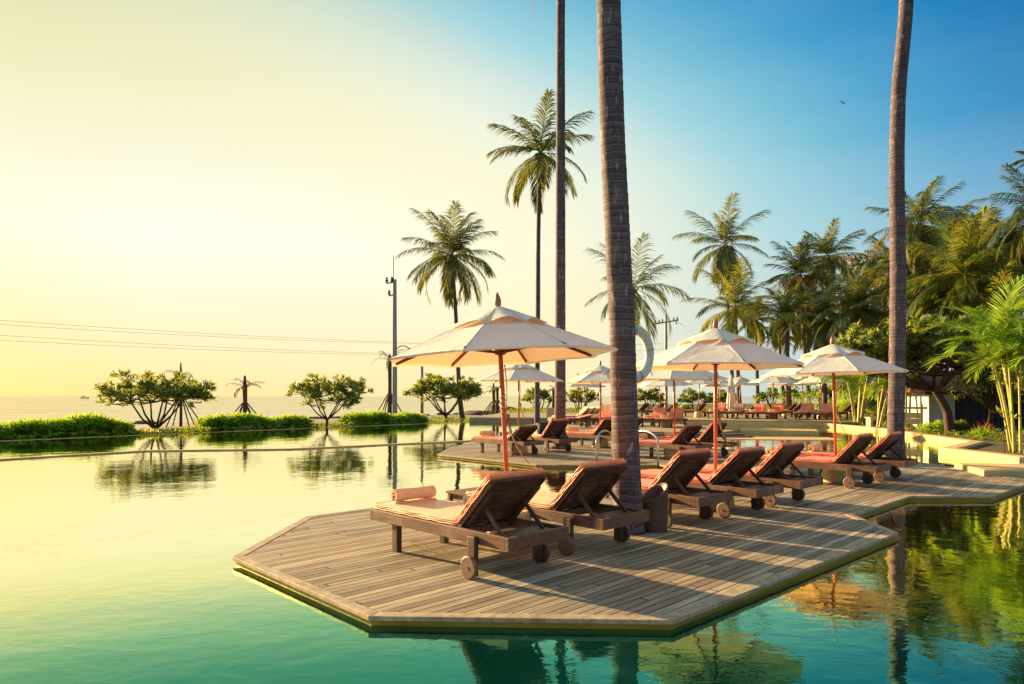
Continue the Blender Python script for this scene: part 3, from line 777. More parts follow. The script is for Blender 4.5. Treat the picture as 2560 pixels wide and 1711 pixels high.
# ------------------------------------------------------------------ umbrellas
def make_umbrella(R_=1.2, pole_h=2.36, rise=.47, rim=1.90, rope=True, phase=22.5, polemat='pole'):
    root = empty('parasol')
    p = MB(); p.tube([(0,0,.1), (0,0,1.2), (0,0,pole_h-.03)], .024, 14); p.build('pole', M[polemat], root, smooth=True)
    b = MB(); b.lathe([(.05,.33), (.20,.335), (.215,.32), (.25,.03), (.25,0), (.01,0)], 28); b.build('base', M['cream'], root, smooth=False, bevel=.01)
    # canopy
    can = MB(); n = 8; K = 8; J = 8; top = rim+rise; r0 = .05
    def prof(f): return top - rise*(f**1.06)
    for i in range(n):
        a0 = radians(phase+i*45); a1 = radians(phase+(i+1)*45)
        o = len(can.v)
        for k in range(K+1):
            f = k/K; rr = r0+(R_-r0)*f
            for j in range(J+1):
                g_ = j/J
                x = rr*((1-g_)*cos(a0)+g_*cos(a1)); y = rr*((1-g_)*sin(a0)+g_*sin(a1))
                sag = 4*g_*(1-g_)
                z = prof(f) - .018*sag*sin(pi*f) + .010*sag*f
                pull = 1-.022*sag*f*f
                can.v.append((x*pull, y*pull, z))
        W = J+1
        for k in range(K):
            for j in range(J): can.face((o+k*W+j, o+(k+1)*W+j, o+(k+1)*W+j+1, o+k*W+j+1))
        # hem
        o2 = len(can.v)
        for j in range(J+1):
            q_ = can.v[o+K*W+j]; can.v.append((q_[0]*.997, q_[1]*.997, q_[2]-.02))
        for j in range(J): can.face((o+K*W+j, o2+j, o2+j+1, o+K*W+j+1))
    can.build('canopy', M['canvas'], root, smooth=False)
    vt = MB(); RV = .44*R_
    for i in range(n):
        a0 = radians(phase+i*45); a1 = radians(phase+(i+1)*45); o = len(vt.v); JJ = 10
        for k in range(5):
            f = k/4; rr = .03+(RV-.03)*f
            for j in range(JJ+1):
                g_ = j/JJ; sag = 4*g_*(1-g_)
                x = rr*((1-g_)*cos(a0)+g_*cos(a1)); y = rr*((1-g_)*sin(a0)+g_*sin(a1))
                fr_ = (rr-r0)/(R_-r0)
                z = top+.045 - rise*1.0*max(0, fr_)**1.02 - .012*f + f*f*(.030*sag - .018*(1-sag) + .012*sin(i*2.1+g_*6))
                vt.v.append((x, y, z))
        for k in range(4):
            for j in range(JJ): vt.face((o+k*(JJ+1)+j, o+(k+1)*(JJ+1)+j, o+(k+1)*(JJ+1)+j+1, o+k*(JJ+1)+j+1))
    vt.build('vent_cap', M['canvas'], root, smooth=True)
    fn = MB(); fn.lathe([(.002,.155), (.012,.14), (.028,.105), (.037,.06), (.033,.02), (.024,0), (.024,-.02)], 16, (0,0,top+.04)); fn.build('finial', M['finial'], root, smooth=True)
    hb = MB(); hb.lathe([(.024,0), (.06,.005), (.062,.05), (.024,.055)], 16, (0,0,top-.16))
    hb.build('hub', M['rib'], root)
    hb2 = MB(); hb2.lathe([(.024,0), (.055,.005), (.056,.06), (.03,.10)], 16, (0,0,rim+.02)); hb2.build('runner', M['rib'], root)
    for i in range(n):
        a = radians(phase+i*45); rb = MB()
        p0 = (.05*cos(a), .05*sin(a), top-.11); p1 = ((R_-.04)*cos(a), (R_-.04)*sin(a), rim-.005+.012)
        rb.beam(p0, p1, .018, .03)
        ro = rb.build('rib', M['rib'], root)
        f = .52; pm = vadd(p0, vmul(vsub(p1, p0), f)); sb = MB()
        sb.beam((.05*cos(a), .05*sin(a), rim+.05), (pm[0], pm[1], pm[2]-.02), .014, .022); sb.build('strut', M['rib'], ro)
    if rope:
        rp = MB()
        for k in range(3):
            pts = []; w_ = .035+.02*k; l_ = .30+.11*k
            for j in range(17):
                s_ = j/16*pi; pts.append((.035+w_*(1-cos(2*s_))*1.2+.01*k, -.01*k, 1.32-l_*sin(s_)**.8))
            rp.tube(pts, .006, 6, False)
        rp.tube([(.028*cos(a*.7), .028*sin(a*.7), 1.30+.006*a) for a in range(0, 40, 1)], .006, 5, False)
        rp.tube([(.03,0,1.32), (.05,.01,1.6), (.04,0,1.82), (.03,0,rim-.1)], .005, 5, False)
        rp.build('rope', M['rope'], root, smooth=True)
    return root
ucache = {}
def umbrella(x, y, z, label, size=1.2, s=1.0, tilt=(0,0), rope=True, rz=0, group='cream canvas parasols', lod=0):
    key = (size, rope)
    if key not in ucache: o = make_umbrella(size, rope=rope); ucache[key] = o
    else: o = copy_tree(ucache[key])
    o.location = (x, y, z); o.rotation_euler = (radians(tilt[0]), radians(tilt[1]), rz); o.scale = (s, s, s)
    tag(o, label, 'parasol', group)
u1 = gp(1281, 1362)
umbrella(u1[0]-.02, u1[1]+.02, 0, 'largest parasol, cream canopy with peach underside over the nearest lounger', 1.19, 1, (-1.2, -2.9), True, radians(8))
umbrella(2.75, 9.2, 0, 'second largest parasol, upright orange pole, right of the thick palm trunk', 1.2, 1.0, (0, 0), True, radians(22))
umbrella(5.72, 12.0, 0, 'leaning parasol in front of the right palm trunk', 1.24, 1.0, (-.5, -1.6), True, radians(15))
umbrella(.18, 18.0, 0, 'parasol over the loungers at the left tip of the middle deck', 1.2, 1, (0,0), True, .2)
umbrella(2.62, 20.2, 0, 'parasol on the middle deck partly hidden by the left side of the thick trunk', 1.2, 1, (0,0), True, .5)
umbrella(3.92, 16.4, 0, 'parasol on the middle deck directly behind the lifebuoy and the middle parasol', 1.25, 1, (0,-.6), True, .1)
UF = [(1666, 30.6, .10, 1.0, 'small parasol above the two orange loungers right of the thick trunk'),
      (1651, 40.5, .20, 1.0, 'hazy small parasol whose pink underside shows just right of the thick trunk'),
      (1447, 34.0, .10, 1.0, 'left of two overlapping small parasols behind the trunk parasol'),
      (1462, 37.0, .10, 1.0, 'right of two overlapping small parasols behind the trunk parasol'),
      (1746, 41.5, .20, 1.08, 'small far parasol just left of the middle parasol pole'),
      (1799, 42.5, .20, 1.0, 'small far parasol just right of the middle parasol pole'),
      (1848, 47.0, .20, 1.1, 'smallest far parasol behind the closed one'),
      (1932, 39.4, .20, 1.22, 'broad far parasol above the bright orange loungers'),
      (1966, 46.0, .20, 1.1, 'far parasol mostly hidden behind the broad one'),
      (2009, 46.0, .20, 1.1, 'far parasol between the two broad ones'),
      (2054, 39.6, .20, 1.22, 'broad far parasol just left of the right parasol pole'),
      (2090, 47.5, .20, 1.1, 'far parasol right of the leaning pole, against the garden')]
for px, Y, z, s, lab in UF:
    x, y = at(px, Y); umbrella(x, y, z, lab, 1.2 if s < 1.2 else 1.3, s if s < 1.2 else 1.1, (U(-2.2,2.2), U(-2.2,2.2)), False, U(0,.7), 'small parasols on the far terraces')
# closed umbrella
x, y = at(1828, 41.5); cu = empty('closed_parasol', (x, y, .2)); tag(cu, 'closed grey parasol with canvas wrapped round its pole', 'parasol')
mb = MB(); mb.tube([(0,0,0), (0,0,2.6)], .024, 8); mb.build('pole', M['pole'], cu)
mb = MB(); o0 = len(mb.v); prof_ = [(.03,2.62), (.06,2.55), (.13,2.1), (.20,1.4), (.26,.75), (.25,.55)]
for r_, z_ in prof_:
    for k in range(32): mb.v.append((r_*(1+.18*sin(k*pi/2))*cos(k*pi/16), r_*(1+.18*sin(k*pi/2))*sin(k*pi/16), z_))
for i in range(len(prof_)-1):
    for k in range(32): mb.face((i*32+k, i*32+(k+1) % 32, (i+1)*32+(k+1) % 32, (i+1)*32+k))
mb.build('canopy', M['canvas'], cu, smooth=True)

# ------------------------------------------------------------------ small tables, bin, ladder, lifebuoy
def table(x, y, z, h, w_, label, ang=HANG, mat='wood'):
    r_ = empty('side_table', (x, y, z), ang); tag(r_, label, 'side table', 'low wooden side tables')
    tp = MB(); n = 6
    for i in range(n): tp.box((0, -w_/2+w_/n*(i+.5), h-.012), (w_, w_/n-.005, .024))
    tp.build('tabletop', M[mat], r_, bevel=.003)
    ap_ = MB()
    for s_ in (-1, 1):
        ap_.box((0, s_*(w_/2-.05), h-.055), (w_-.10, .02, .06)); ap_.box((s_*(w_/2-.05), 0, h-.055), (.02, w_-.125, .06))
    ap_.build('apron', M[mat], r_)
    for sx in (-1, 1):
        for sy in (-1, 1):
            lg = MB(); lg.beam((sx*(w_/2-.045), sy*(w_/2-.045), h-.026), (sx*(w_/2-.015), sy*(w_/2-.015), 0), .05, .05, (0,1,0)); lg.build('leg', M['woodz'], r_, bevel=.003)
table(-.42, 7.90, 0, .40, .50, 'weathered slatted side table behind the nearest lounger')
table(1.72, 10.0, 0, .40, .50, 'side table just right of the thick palm trunk')
table(-.05, 20.6, 0, .42, .5, 'side table behind the left loungers of the middle deck')
x, y = at(2036, 37.6); table(x, y, .2, .45, .45, 'small pale table between two orange loungers on the far terrace', .3, 'palewood')

bx, by = gp(1642, 1333); bx, by = bx, by+.13
root = empty('litter_bin', (bx, by, 0), radians(0)); root.scale = (1.13, 1.13, 1.14); tag(root, 'brown clay bin with a slanted open top beside the thick palm trunk', 'bin')
mb = MB(); n = 40
def binr(zf): return .128+.012*sin(pi*zf)-.004*zf
def ring_pts(z_fn, rfac):
    return [(binr(.5)*rfac*cos(2*pi*k/n), binr(.5)*rfac*sin(2*pi*k/n), z_fn(k)) for k in range(n)]
levels = [0, .15, .3, .45, .6, .75, .9, 1.0]
def topz(k): a = 2*pi*k/n; return .375 + .085*cos(a-radians(20))
for li, f in enumerate(levels):
    for k in range(n):
        r_ = .132*(1-.04*(1-f)+.035*f); a = 2*pi*k/n; mb.v.append((r_*cos(a), r_*sin(a), topz(k)*f))
for f, rr in ((1.012,.130), (1.0,.118), (.8,.115), (.15,.11)):
    for k in range(n):
        a = 2*pi*k/n; mb.v.append((rr*1.02*cos(a), rr*1.02*sin(a), topz(k)*f))
nl = len(levels)+4
for i in range(nl-1):
    for k in range(n): mb.face((i*n+k, i*n+(k+1) % n, (i+1)*n+(k+1) % n, (i+1)*n+k))
mb.face([(nl-1)*n+k for k in range(n)])
mb.build('shell', M['pot'], root, smooth=True)
mb = MB(); mb.lathe([(.10,.0), (.10,.07)], 24, close=True); mb.build('liner', M['potdark'], root)

root = empty('pool_ladder', (0, 0, 0)); tag(root, 'pair of polished steel pool ladder handrails behind the thick palm trunk', 'pool ladder')
for (pa, pb) in (((1489,1545), 1), ((1592,1643), 2)):
    Yr = 14.0; xa = (pa[0]-HX)/F*Yr if pb == 1 else (pa[0]-HX)/F*Yr; xb = (pa[1]-HX)/F*Yr
    pts = []; rr = (xb-xa)/2; cx = (xa+xb)/2; zt = .76-rr
    ya, yb = (13.9, 14.8) if pb == 1 else (14.8, 13.9)
    pts.append((xa, ya, -.4)); pts.append((xa, ya, zt))
    for k in range(1, 12):
        a = pi-pi*k/12; pts.append((cx+rr*cos(a), ya+(yb-ya)*(1-cos(pi*k/12))/2, zt+rr*sin(a)*1.05))
    pts.append((xb, yb, zt)); pts.append((xb, yb, -.4))
    mb = MB(); mb.tube(pts, .021, 12); mb.build('handrail', M['steel'], root, smooth=True)

# lifebuoy hung on the trunk
lx, ly, lz = ap(1585, 884, 7.75)
root = empty('lifebuoy', (lx+.02, ly, lz), rot=(0, 0, radians(44))); tag(root, 'white life ring hanging on the thick palm trunk', 'lifebuoy')
mb = MB(); RR, rr = .268, .058; N1, N2 = 48, 16
for i in range(N1):
    a = 2*pi*i/N1
    for j in range(N2):
        b = 2*pi*j/N2; r_ = RR+rr*cos(b)
        mb.v.append((r_*cos(a), rr*.9*sin(b), r_*sin(a)))
for i in range(N1):
    for j in range(N2): mb.face((i*N2+j, ((i+1) % N1)*N2+j, ((i+1) % N1)*N2+(j+1) % N2, i*N2+(j+1) % N2))
mb.build('ring', M['ring'], root, smooth=True)
mb = MB()
for a0 in (12, 102, 192, 282):
    pts = []
    for k in range(25):
        b = 2*pi*k/24; a = radians(a0); r_ = RR+(rr+.005)*cos(b); pts.append((r_*cos(a), (rr*.9+.005)*sin(b), r_*sin(a)))
    mb.tube(pts, .006, 6, False)
mb.build('band', M['rope'], root, smooth=True)
mb = MB(); pts = []
for k in range(15):
    f = k/14; pts.append((.30-.33*f, -.01, -.10-.42*f+.22*f*f*f))
mb.tube(pts, .008, 6, False)
mb.tube([(.31,0,-.06), (.33,.01,-.13), (.31,.01,-.2), (.325,0,-.25)], .007, 6, False)
mb.tube([(-.02,0,.33), (.0,.01,.36), (.05,.01,.36), (.09,0,.33)], .006, 6, False)
mb.build('rope', M['rope'], root, smooth=True)

# ------------------------------------------------------------------ palms
def interp(path, step):
    """Catmull-Rom resample"""
    out_ = []
    P = [path[0]]+list(path)+[path[-1]]
    for i in range(1, len(P)-2):
        p0, p1, p2, p3 = P[i-1], P[i], P[i+1], P[i+2]; n = max(1, int(vlen(vsub(p2, p1))/step))
        for k in range(n):
            t_ = k/n
            out_.append(tuple(.5*((2*p1[c])+(-p0[c]+p2[c])*t_+(2*p0[c]-5*p1[c]+4*p2[c]-p3[c])*t_*t_+(-p0[c]+3*p1[c]-3*p2[c]+p3[c])*t_**3) for c in range(3)))
    out_.append(tuple(path[-1])); return out_
def trunk_mesh(path, r0, r1, step=.05, n=20, flare=1.35, rough=.02):
    pts = interp(path, step); rad = []; L_ = 0; N = len(pts)
    ph = 0
    for i, p in enumerate(pts):
        f = i/(N-1); h = p[2]-pts[0][2]
        r_ = r0+(r1-r0)*min(1, f*1.0)**.8
        r_ *= 1+(flare-1)*math.exp(-h/.45)
        ph += step/.11*(1+.25*sin(i*.13))
        saw = (ph % 1.0)
        rad.append(r_*(1+rough*(saw-.5)*1.6+U(-.006,.006)))
    mb = MB(); mb.tube(pts, rad, n)
    # irregularity
    for k in range(len(mb.v)):
        x, y, z = mb.v[k]; a = k % n
        d = 1.0; j = (.010*sin(z*5+a*1.3)+.007*sin(z*17+a*2.7))*r0*3
        c = pts[min(k//n, N-1)]
        mb.v[k] = (x+(x-c[0])*j/r0*.3, y+(y-c[1])*j/r0*.3, z)
    return mb
def frond(mb, base, az_, el0, L_, bend, nl=34, lw=.05, ll=.30, v0=.3, vr=.35, droop=.35, seg=12, gapp=0.0, twist=0, rach=.02):
    pts = [base]; d_az = (cos(az_), sin(az_)); th = el0; ds = L_/seg
    for i in range(seg):
        f = (i+1)/seg
        th_i = el0 - bend*(f**1.45)
        p = pts[-1]; pts.append((p[0]+d_az[0]*cos(th_i)*ds, p[1]+d_az[1]*cos(th_i)*ds, p[2]+sin(th_i)*ds))
    mb.tube(pts, [rach*(1-.8*i/seg) for i in range(seg+1)], 4, False, val=min(1, v0+.45))
    side = (-d_az[1], d_az[0], 0)
    for i in range(nl):
        f = .10+.90*(i+.5)/nl; x = f*seg; k = min(seg-1, int(x)); fr_ = x-k
        p = vadd(pts[k], vmul(vsub(pts[k+1], pts[k]), fr_)); d = vnorm(vsub(pts[k+1], pts[k]))
        up = vcross(side, d)
        if up[2] < 0: up = vmul(up, -1)
        lf = L_*ll*(sin(pi*(f*.78+.12))**.6)*U(.8, 1.12)
        for s_ in (-1, 1):
            if R() < gapp+.05: continue
            dd = vnorm(vadd(vadd(vmul(side, s_*(.85-.4*f+twist)), vmul(d, .62+.5*f)), vadd(vmul(up, .16), (0, 0, -droop*U(.5,1.5)))))
            wd = vnorm(vcross(dd, vnorm(vadd(up, (U(-.35,.35), U(-.35,.35), 0)))))
            # two-segment leaflet with a drooping tip
            val = max(0, min(1, v0+U(-vr, vr)))
            w2 = lw*U(.5,.8)
            m_ = vadd(p, vmul(dd, lf*.5)); d2 = vnorm(vadd(dd, (0, 0, -droop*1.5))); tp = vadd(m_, vmul(d2, lf*.5))
            o = len(mb.v)
            mb.v += [vadd(p, vmul(wd, w2*.25)), vsub(p, vmul(wd, w2*.25)), vsub(m_, vmul(wd, w2*.5)), vadd(m_, vmul(wd, w2*.5)), tp]
            mb.face((o, o+1, o+2, o+3), val); mb.face((o+3, o+2, o+4), val)
def crown_coco(mb, c, L_, n=26, v0=.35, lo=-50, hi=80, lw=.055, nl=34, droop=.4, seed=None, gold=0, bias=None, bend=(50, 80)):
    for i in range(n):
        f = (i+.5)/n; az_ = i*2.39996+U(-.2,.2)
        el_ = radians(hi+(lo-hi)*f**1.0+U(-10,10))
        be = radians(U(*bend)*(.42+.75*f))
        ln = L_*U(.85,1.08)*(.8 if f < .06 else 1)
        vv = v0+(.22 if f > .85 else 0)+U(-.08,.12)
        if bias: az_ = az_+bias*sin(az_)
        frond(mb, vadd(c, (U(-.06,.06), U(-.06,.06), U(-.08,.08))), az_, el_, ln, be, int(nl*1.15), lw, .33, vv, .22, droop)
def palm(path, r0, r1, L_, label, group='coconut palms', n=26, v0=.35, mat='coco', trunkmat='trunk', dead=0, deadL=1, hi=80, lo=-50, lw=.06, nl=32, step=None,
         flare=1.3, coconuts=True, droop=.4, name='coconut_palm', tn=14, nolab=False, bend=(50,80), skirt=0):
    b = path[0]; root = empty(name, b); rel = [vsub(p, b) for p in path]
    tag(root, label, 'palm tree', group)
    trunk_mesh(rel, r0, r1, step or max(.07, r0*.5), tn, flare).build('trunk', M[trunkmat], root, smooth=True)
    c = rel[-1]; mb = MB()
    crown_coco(mb, c, L_, n, v0, lo, hi, lw, nl, droop, bend=bend)
    mb.build('crown', G[mat], root)
    if dead:
        mb = MB()
        for i in range(dead):
            frond(mb, vadd(c, (0,0,-.2)), U(0, 2*pi), radians(U(-30, 15)), L_*deadL*U(.7,1), radians(U(20,60)), 26, lw*.5, .22, .5, .4, .9, gapp=.25)
        for i in range(skirt):
            frond(mb, vadd(c, (0,0,-.3)), U(0, 2*pi), radians(U(-82,-68)), L_*U(.7,1.1), radians(U(5,15)), 26, lw*.7, .14, .4, .4, .9, gapp=.2)
        mb.build('dead_fronds', G['dead'], root)
    if coconuts:
        mb = MB()
        for i in range(9):
            a = i*.7+U(-.1,.1); r_ = U(.14,.2); cz = U(-.35,-.1); cc = (c[0]+r_*cos(a), c[1]+r_*sin(a), c[2]+cz)
            mb.lathe([(.005,-.11), (.06,-.09), (.09,-.02), (.085,.05), (.04,.10), (.005,.11)], 8, cc)
        mb.build('coconuts', M['finial'], root, smooth=True)
    return root
def ppath(pts, Y, z0=None):
    res = [ap(px, py, Y) for px, py in pts]
    if z0 is not None: res[0] = (res[0][0], Y, z0)
    return res
# four trunks cropped by the top of the picture
P4 = [(1.30,7.53,-.0), (1.262,7.53,.80), (1.238,7.53,1.55), (1.215,7.53,2.3), (1.185,7.53,2.9), (1.106,7.53,4.55), (1.066,7.53,5.9), (.95,7.55,8.5), (.9,7.6,11.5), (1.0,7.7,15)]
palm(P4, .150, .112, 3.4, 'thick tall palm trunk rising from the deck between the loungers', n=22, tn=32, step=.022, flare=1.16, hi=75, lo=-35)
P3 = [(1.36,19.5,0), (1.38,19.5,1.5), (1.39,19.55,5), (1.40,19.6,9), (1.41,19.6,13), (1.5,19.6,18.6)]
p3root = palm(P3, .165, .105, 3.9, 'tall straight palm trunk left of the thick one, top out of view', n=24, step=.045, tn=20, flare=1.3, hi=75, lo=-62)
mb = MB(); frond(mb, (.05, 0, 18.5), pi, radians(-80.5), 6.25, radians(4), 46, .05, .13, .45, .4, .9, 14)
mb.build('hanging_frond', G['dead'], p3root)
P5 = [(9.22,16.3,-.4), (9.19,16.3,.65), (9.22,16.3,2.2), (9.27,16.35,4.7), (9.27,16.4,6.8), (9.32,16.4,8.9), (9.5,16.4,11), (9.9,16.5,17)]
palm(P5, .19, .14, 3.8, 'tall dark palm trunk at the right, standing at the deck edge', n=24, step=.04, tn=24, flare=1.15, hi=75, lo=-30)
P2 = [(1.11,30,-.06), (1.11,30,2.5), (1.14,30,5.0), (1.16,30,8.5), (1.235,30,12.25)]
palm(P2, .12, .085, 2.6, 'tall slender palm with high full crown left of the straight trunk', n=20, step=.07, tn=12, v0=.33, hi=80, lo=-42, lw=.07, nl=46)
P1 = [(-3.10,44,-.35), (-3.35,44,1.2), (-3.55,44,4.5), (-3.65,44,7), (-3.9,44,10.6)]
palm(P1, .165, .11, 3.75, 'big leaning palm with wide drooping crown above the largest parasol', n=30, step=.10, tn=12, hi=84, lo=-48, lw=.085, nl=46)
x = (1585-HX)/F*50
palm([(x-.4,50,-.1), (x-.3,50,4), (x,50,9.4)], .2, .12, 4.3, 'palm with crown showing on both sides of the thick trunk', n=17, hi=76, lo=-40, lw=.09, nl=42, bend=(55,85))
def pfar(cpx, cpy, Y, bpx, L_px, label, **kw):
    cx, _, cz = ap(cpx, cpy, Y); bx_ = (bpx-HX)/F*Y
    L_ = L_px*Y/F
    kw['lw'] = kw.get('lw', .11)*.75; kw['nl'] = int(kw.get('nl', 32)*1.25); kw.setdefault('step', .16); kw.setdefault('tn', 10)
    return palm([(bx_, Y, .0), ((bx_*.45+cx*.55), Y, cz*.5), (cx, Y, cz)], kw.pop('r0', .19), kw.pop('r1', .12), L_*1.12, label, 'coconut palms beyond the far terrace', **kw)
pfar(1812, 612, 56, 1836, 108, 'tall palm with round crown above the middle parasol', n=26, hi=86, lo=-70, lw=.11, nl=40, dead=0)
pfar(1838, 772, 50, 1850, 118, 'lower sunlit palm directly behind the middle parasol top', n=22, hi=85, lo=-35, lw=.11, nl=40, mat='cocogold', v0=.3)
pfar(2000, 690, 52, 2025, 92, 'shaggy palm with dead brown fronds hanging down its trunk', n=22, hi=88, lo=5, lw=.12, dead=18, skirt=22, deadL=1.1)
pfar(1948, 850, 58, 1962, 62, 'small half dead palm behind the right parasol', n=12, hi=80, lo=10, lw=.12, dead=8)
pfar(2070, 640, 56, 2080, 85, 'shaggy palm in the clump right of the palm with dead fronds', n=26, hi=88, lo=-50, lw=.12, dead=8, skirt=8)
pfar(2140, 770, 44, 2140, 112, 'bushy low palm left of the right palm trunk', n=34, hi=88, lo=-55, lw=.11, v0=.4)
pfar(2300, 560, 42, 2322, 120, 'tallest palm of the garden, right of the dark trunk', n=30, hi=86, lo=-60, lw=.11, dead=10, skirt=6, v0=.3)
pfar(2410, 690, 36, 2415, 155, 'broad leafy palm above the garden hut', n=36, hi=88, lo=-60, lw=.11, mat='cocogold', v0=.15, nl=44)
pfar(2335, 760, 38, 2330, 120, 'dense drooping palm right of the dark trunk', n=34, hi=70, lo=-70, lw=.11, v0=.35)
pfar(2530, 640, 40, 2530, 95, 'dark full palm behind the areca palms', n=36, hi=88, lo=-60, lw=.11, v0=.15)
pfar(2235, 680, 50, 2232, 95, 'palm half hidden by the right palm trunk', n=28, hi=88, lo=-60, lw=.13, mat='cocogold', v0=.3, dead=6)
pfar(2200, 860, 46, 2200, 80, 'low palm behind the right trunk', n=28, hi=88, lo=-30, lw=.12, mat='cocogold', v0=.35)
pfar(2600, 520, 30, 2620, 130, 'palm whose fronds reach in at the right edge', n=26, hi=75, lo=-45, lw=.085, v0=.12, r0=.2)
pfar(2590, 400, 38, 2600, 55, 'distant palm tip at the top right edge', n=16, hi=80, lo=-40, lw=.1, v0=.15)
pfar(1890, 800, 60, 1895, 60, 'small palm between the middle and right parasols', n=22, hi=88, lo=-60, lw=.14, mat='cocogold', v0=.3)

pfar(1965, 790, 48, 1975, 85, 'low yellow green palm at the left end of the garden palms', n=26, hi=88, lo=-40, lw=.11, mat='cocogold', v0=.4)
pfar(2060, 800, 46, 2062, 95, 'low palm in front of the shaggy clump', n=28, hi=88, lo=-45, lw=.11, v0=.35)
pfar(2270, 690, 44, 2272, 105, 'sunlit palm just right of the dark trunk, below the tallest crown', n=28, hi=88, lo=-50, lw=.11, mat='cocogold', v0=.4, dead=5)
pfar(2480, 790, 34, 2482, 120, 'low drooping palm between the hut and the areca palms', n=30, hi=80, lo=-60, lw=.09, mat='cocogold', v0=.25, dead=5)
pfar(2385, 600, 48, 2392, 90, 'palm rising behind the broad leafy palm', n=26, hi=88, lo=-50, lw=.11, v0=.3)

pfar(2020, 760, 54, 2022, 85, 'dark palm under the shaggy one, right of its trunk', n=28, hi=88, lo=-60, lw=.12, v0=.3, dead=6)
pfar(2350, 680, 46, 2352, 105, 'dark palm filling the gap below the tallest crown', n=32, hi=88, lo=-60, lw=.12, v0=.2)
pfar(2460, 640, 44, 2462, 105, 'dark palm right of the broad leafy palm', n=32, hi=88, lo=-60, lw=.12, v0=.22)
# staked young palms near the shore
def staked(px, cpy, bpy_, Y, label, fr=7, L_=1.2, tall=.5, r=.10):
    cx, _, cz = ap(px, cpy, Y); z0 = -.35
    root = empty('staked_palm', (cx, Y, z0)); tag(root, label, 'young palm', 'staked young palms by the shore')
    h = cz-z0
    mb = MB(); mb.tube([(0,0,0), (.02,0,h*.6), (0,0,h), (0,0,h+tall*.5)], [r*1.3, r, r*1.15, r*.5], 10); mb.build('trunk', M['bark'], root, smooth=True)
    mb = MB()
    for i in range(fr): frond(mb, (0,0,h), i*2.4+U(-.2,.2), radians(U(15,75)), L_*U(.7,1.1), radians(U(70,120)), 22, .045, .22, .5, .4, .7, gapp=.2)
    mb.build('crown', G['dead'] if fr < 9 else G['coco'], root)
    mb = MB()
    for k in range(6):
        a = k*pi/3+.3; mb.tube([(1.25*cos(a), 1.25*sin(a), 0), (r*cos(a), r*sin(a), min(h*.62, 2.0))], .04, 6)
    mb.build('stakes', M['barkdark'], root)
staked(452, 940, 1058, 41, 'spindly staked palm behind the largest frangipani', 5, 1.3, 1.6, .07)
staked(612, 972, 1041, 42, 'short staked palm with drooping dry fronds above the hedge', 8, 1.35, 1.6, .13)
staked(974, 900, 1035, 48, 'taller staked palm beside the utility pole', 9, 1.6, .8, .13)
staked(1234, 980, 1031, 62, 'left of a pair of staked palms near the rocks', 5, 1.2, 1.6, .13)
staked(1243, 975, 1031, 61, 'right of a pair of staked palms near the rocks', 9, 1.3, .4, .12)
staked(1383, 975, 1031, 66, 'staked palm hidden between two trunks', 9, 1.2, .5, .12)
staked(2048, 1000, 1031, 70, 'staked palm far behind the terrace', 9, 1.2, .5, .12)

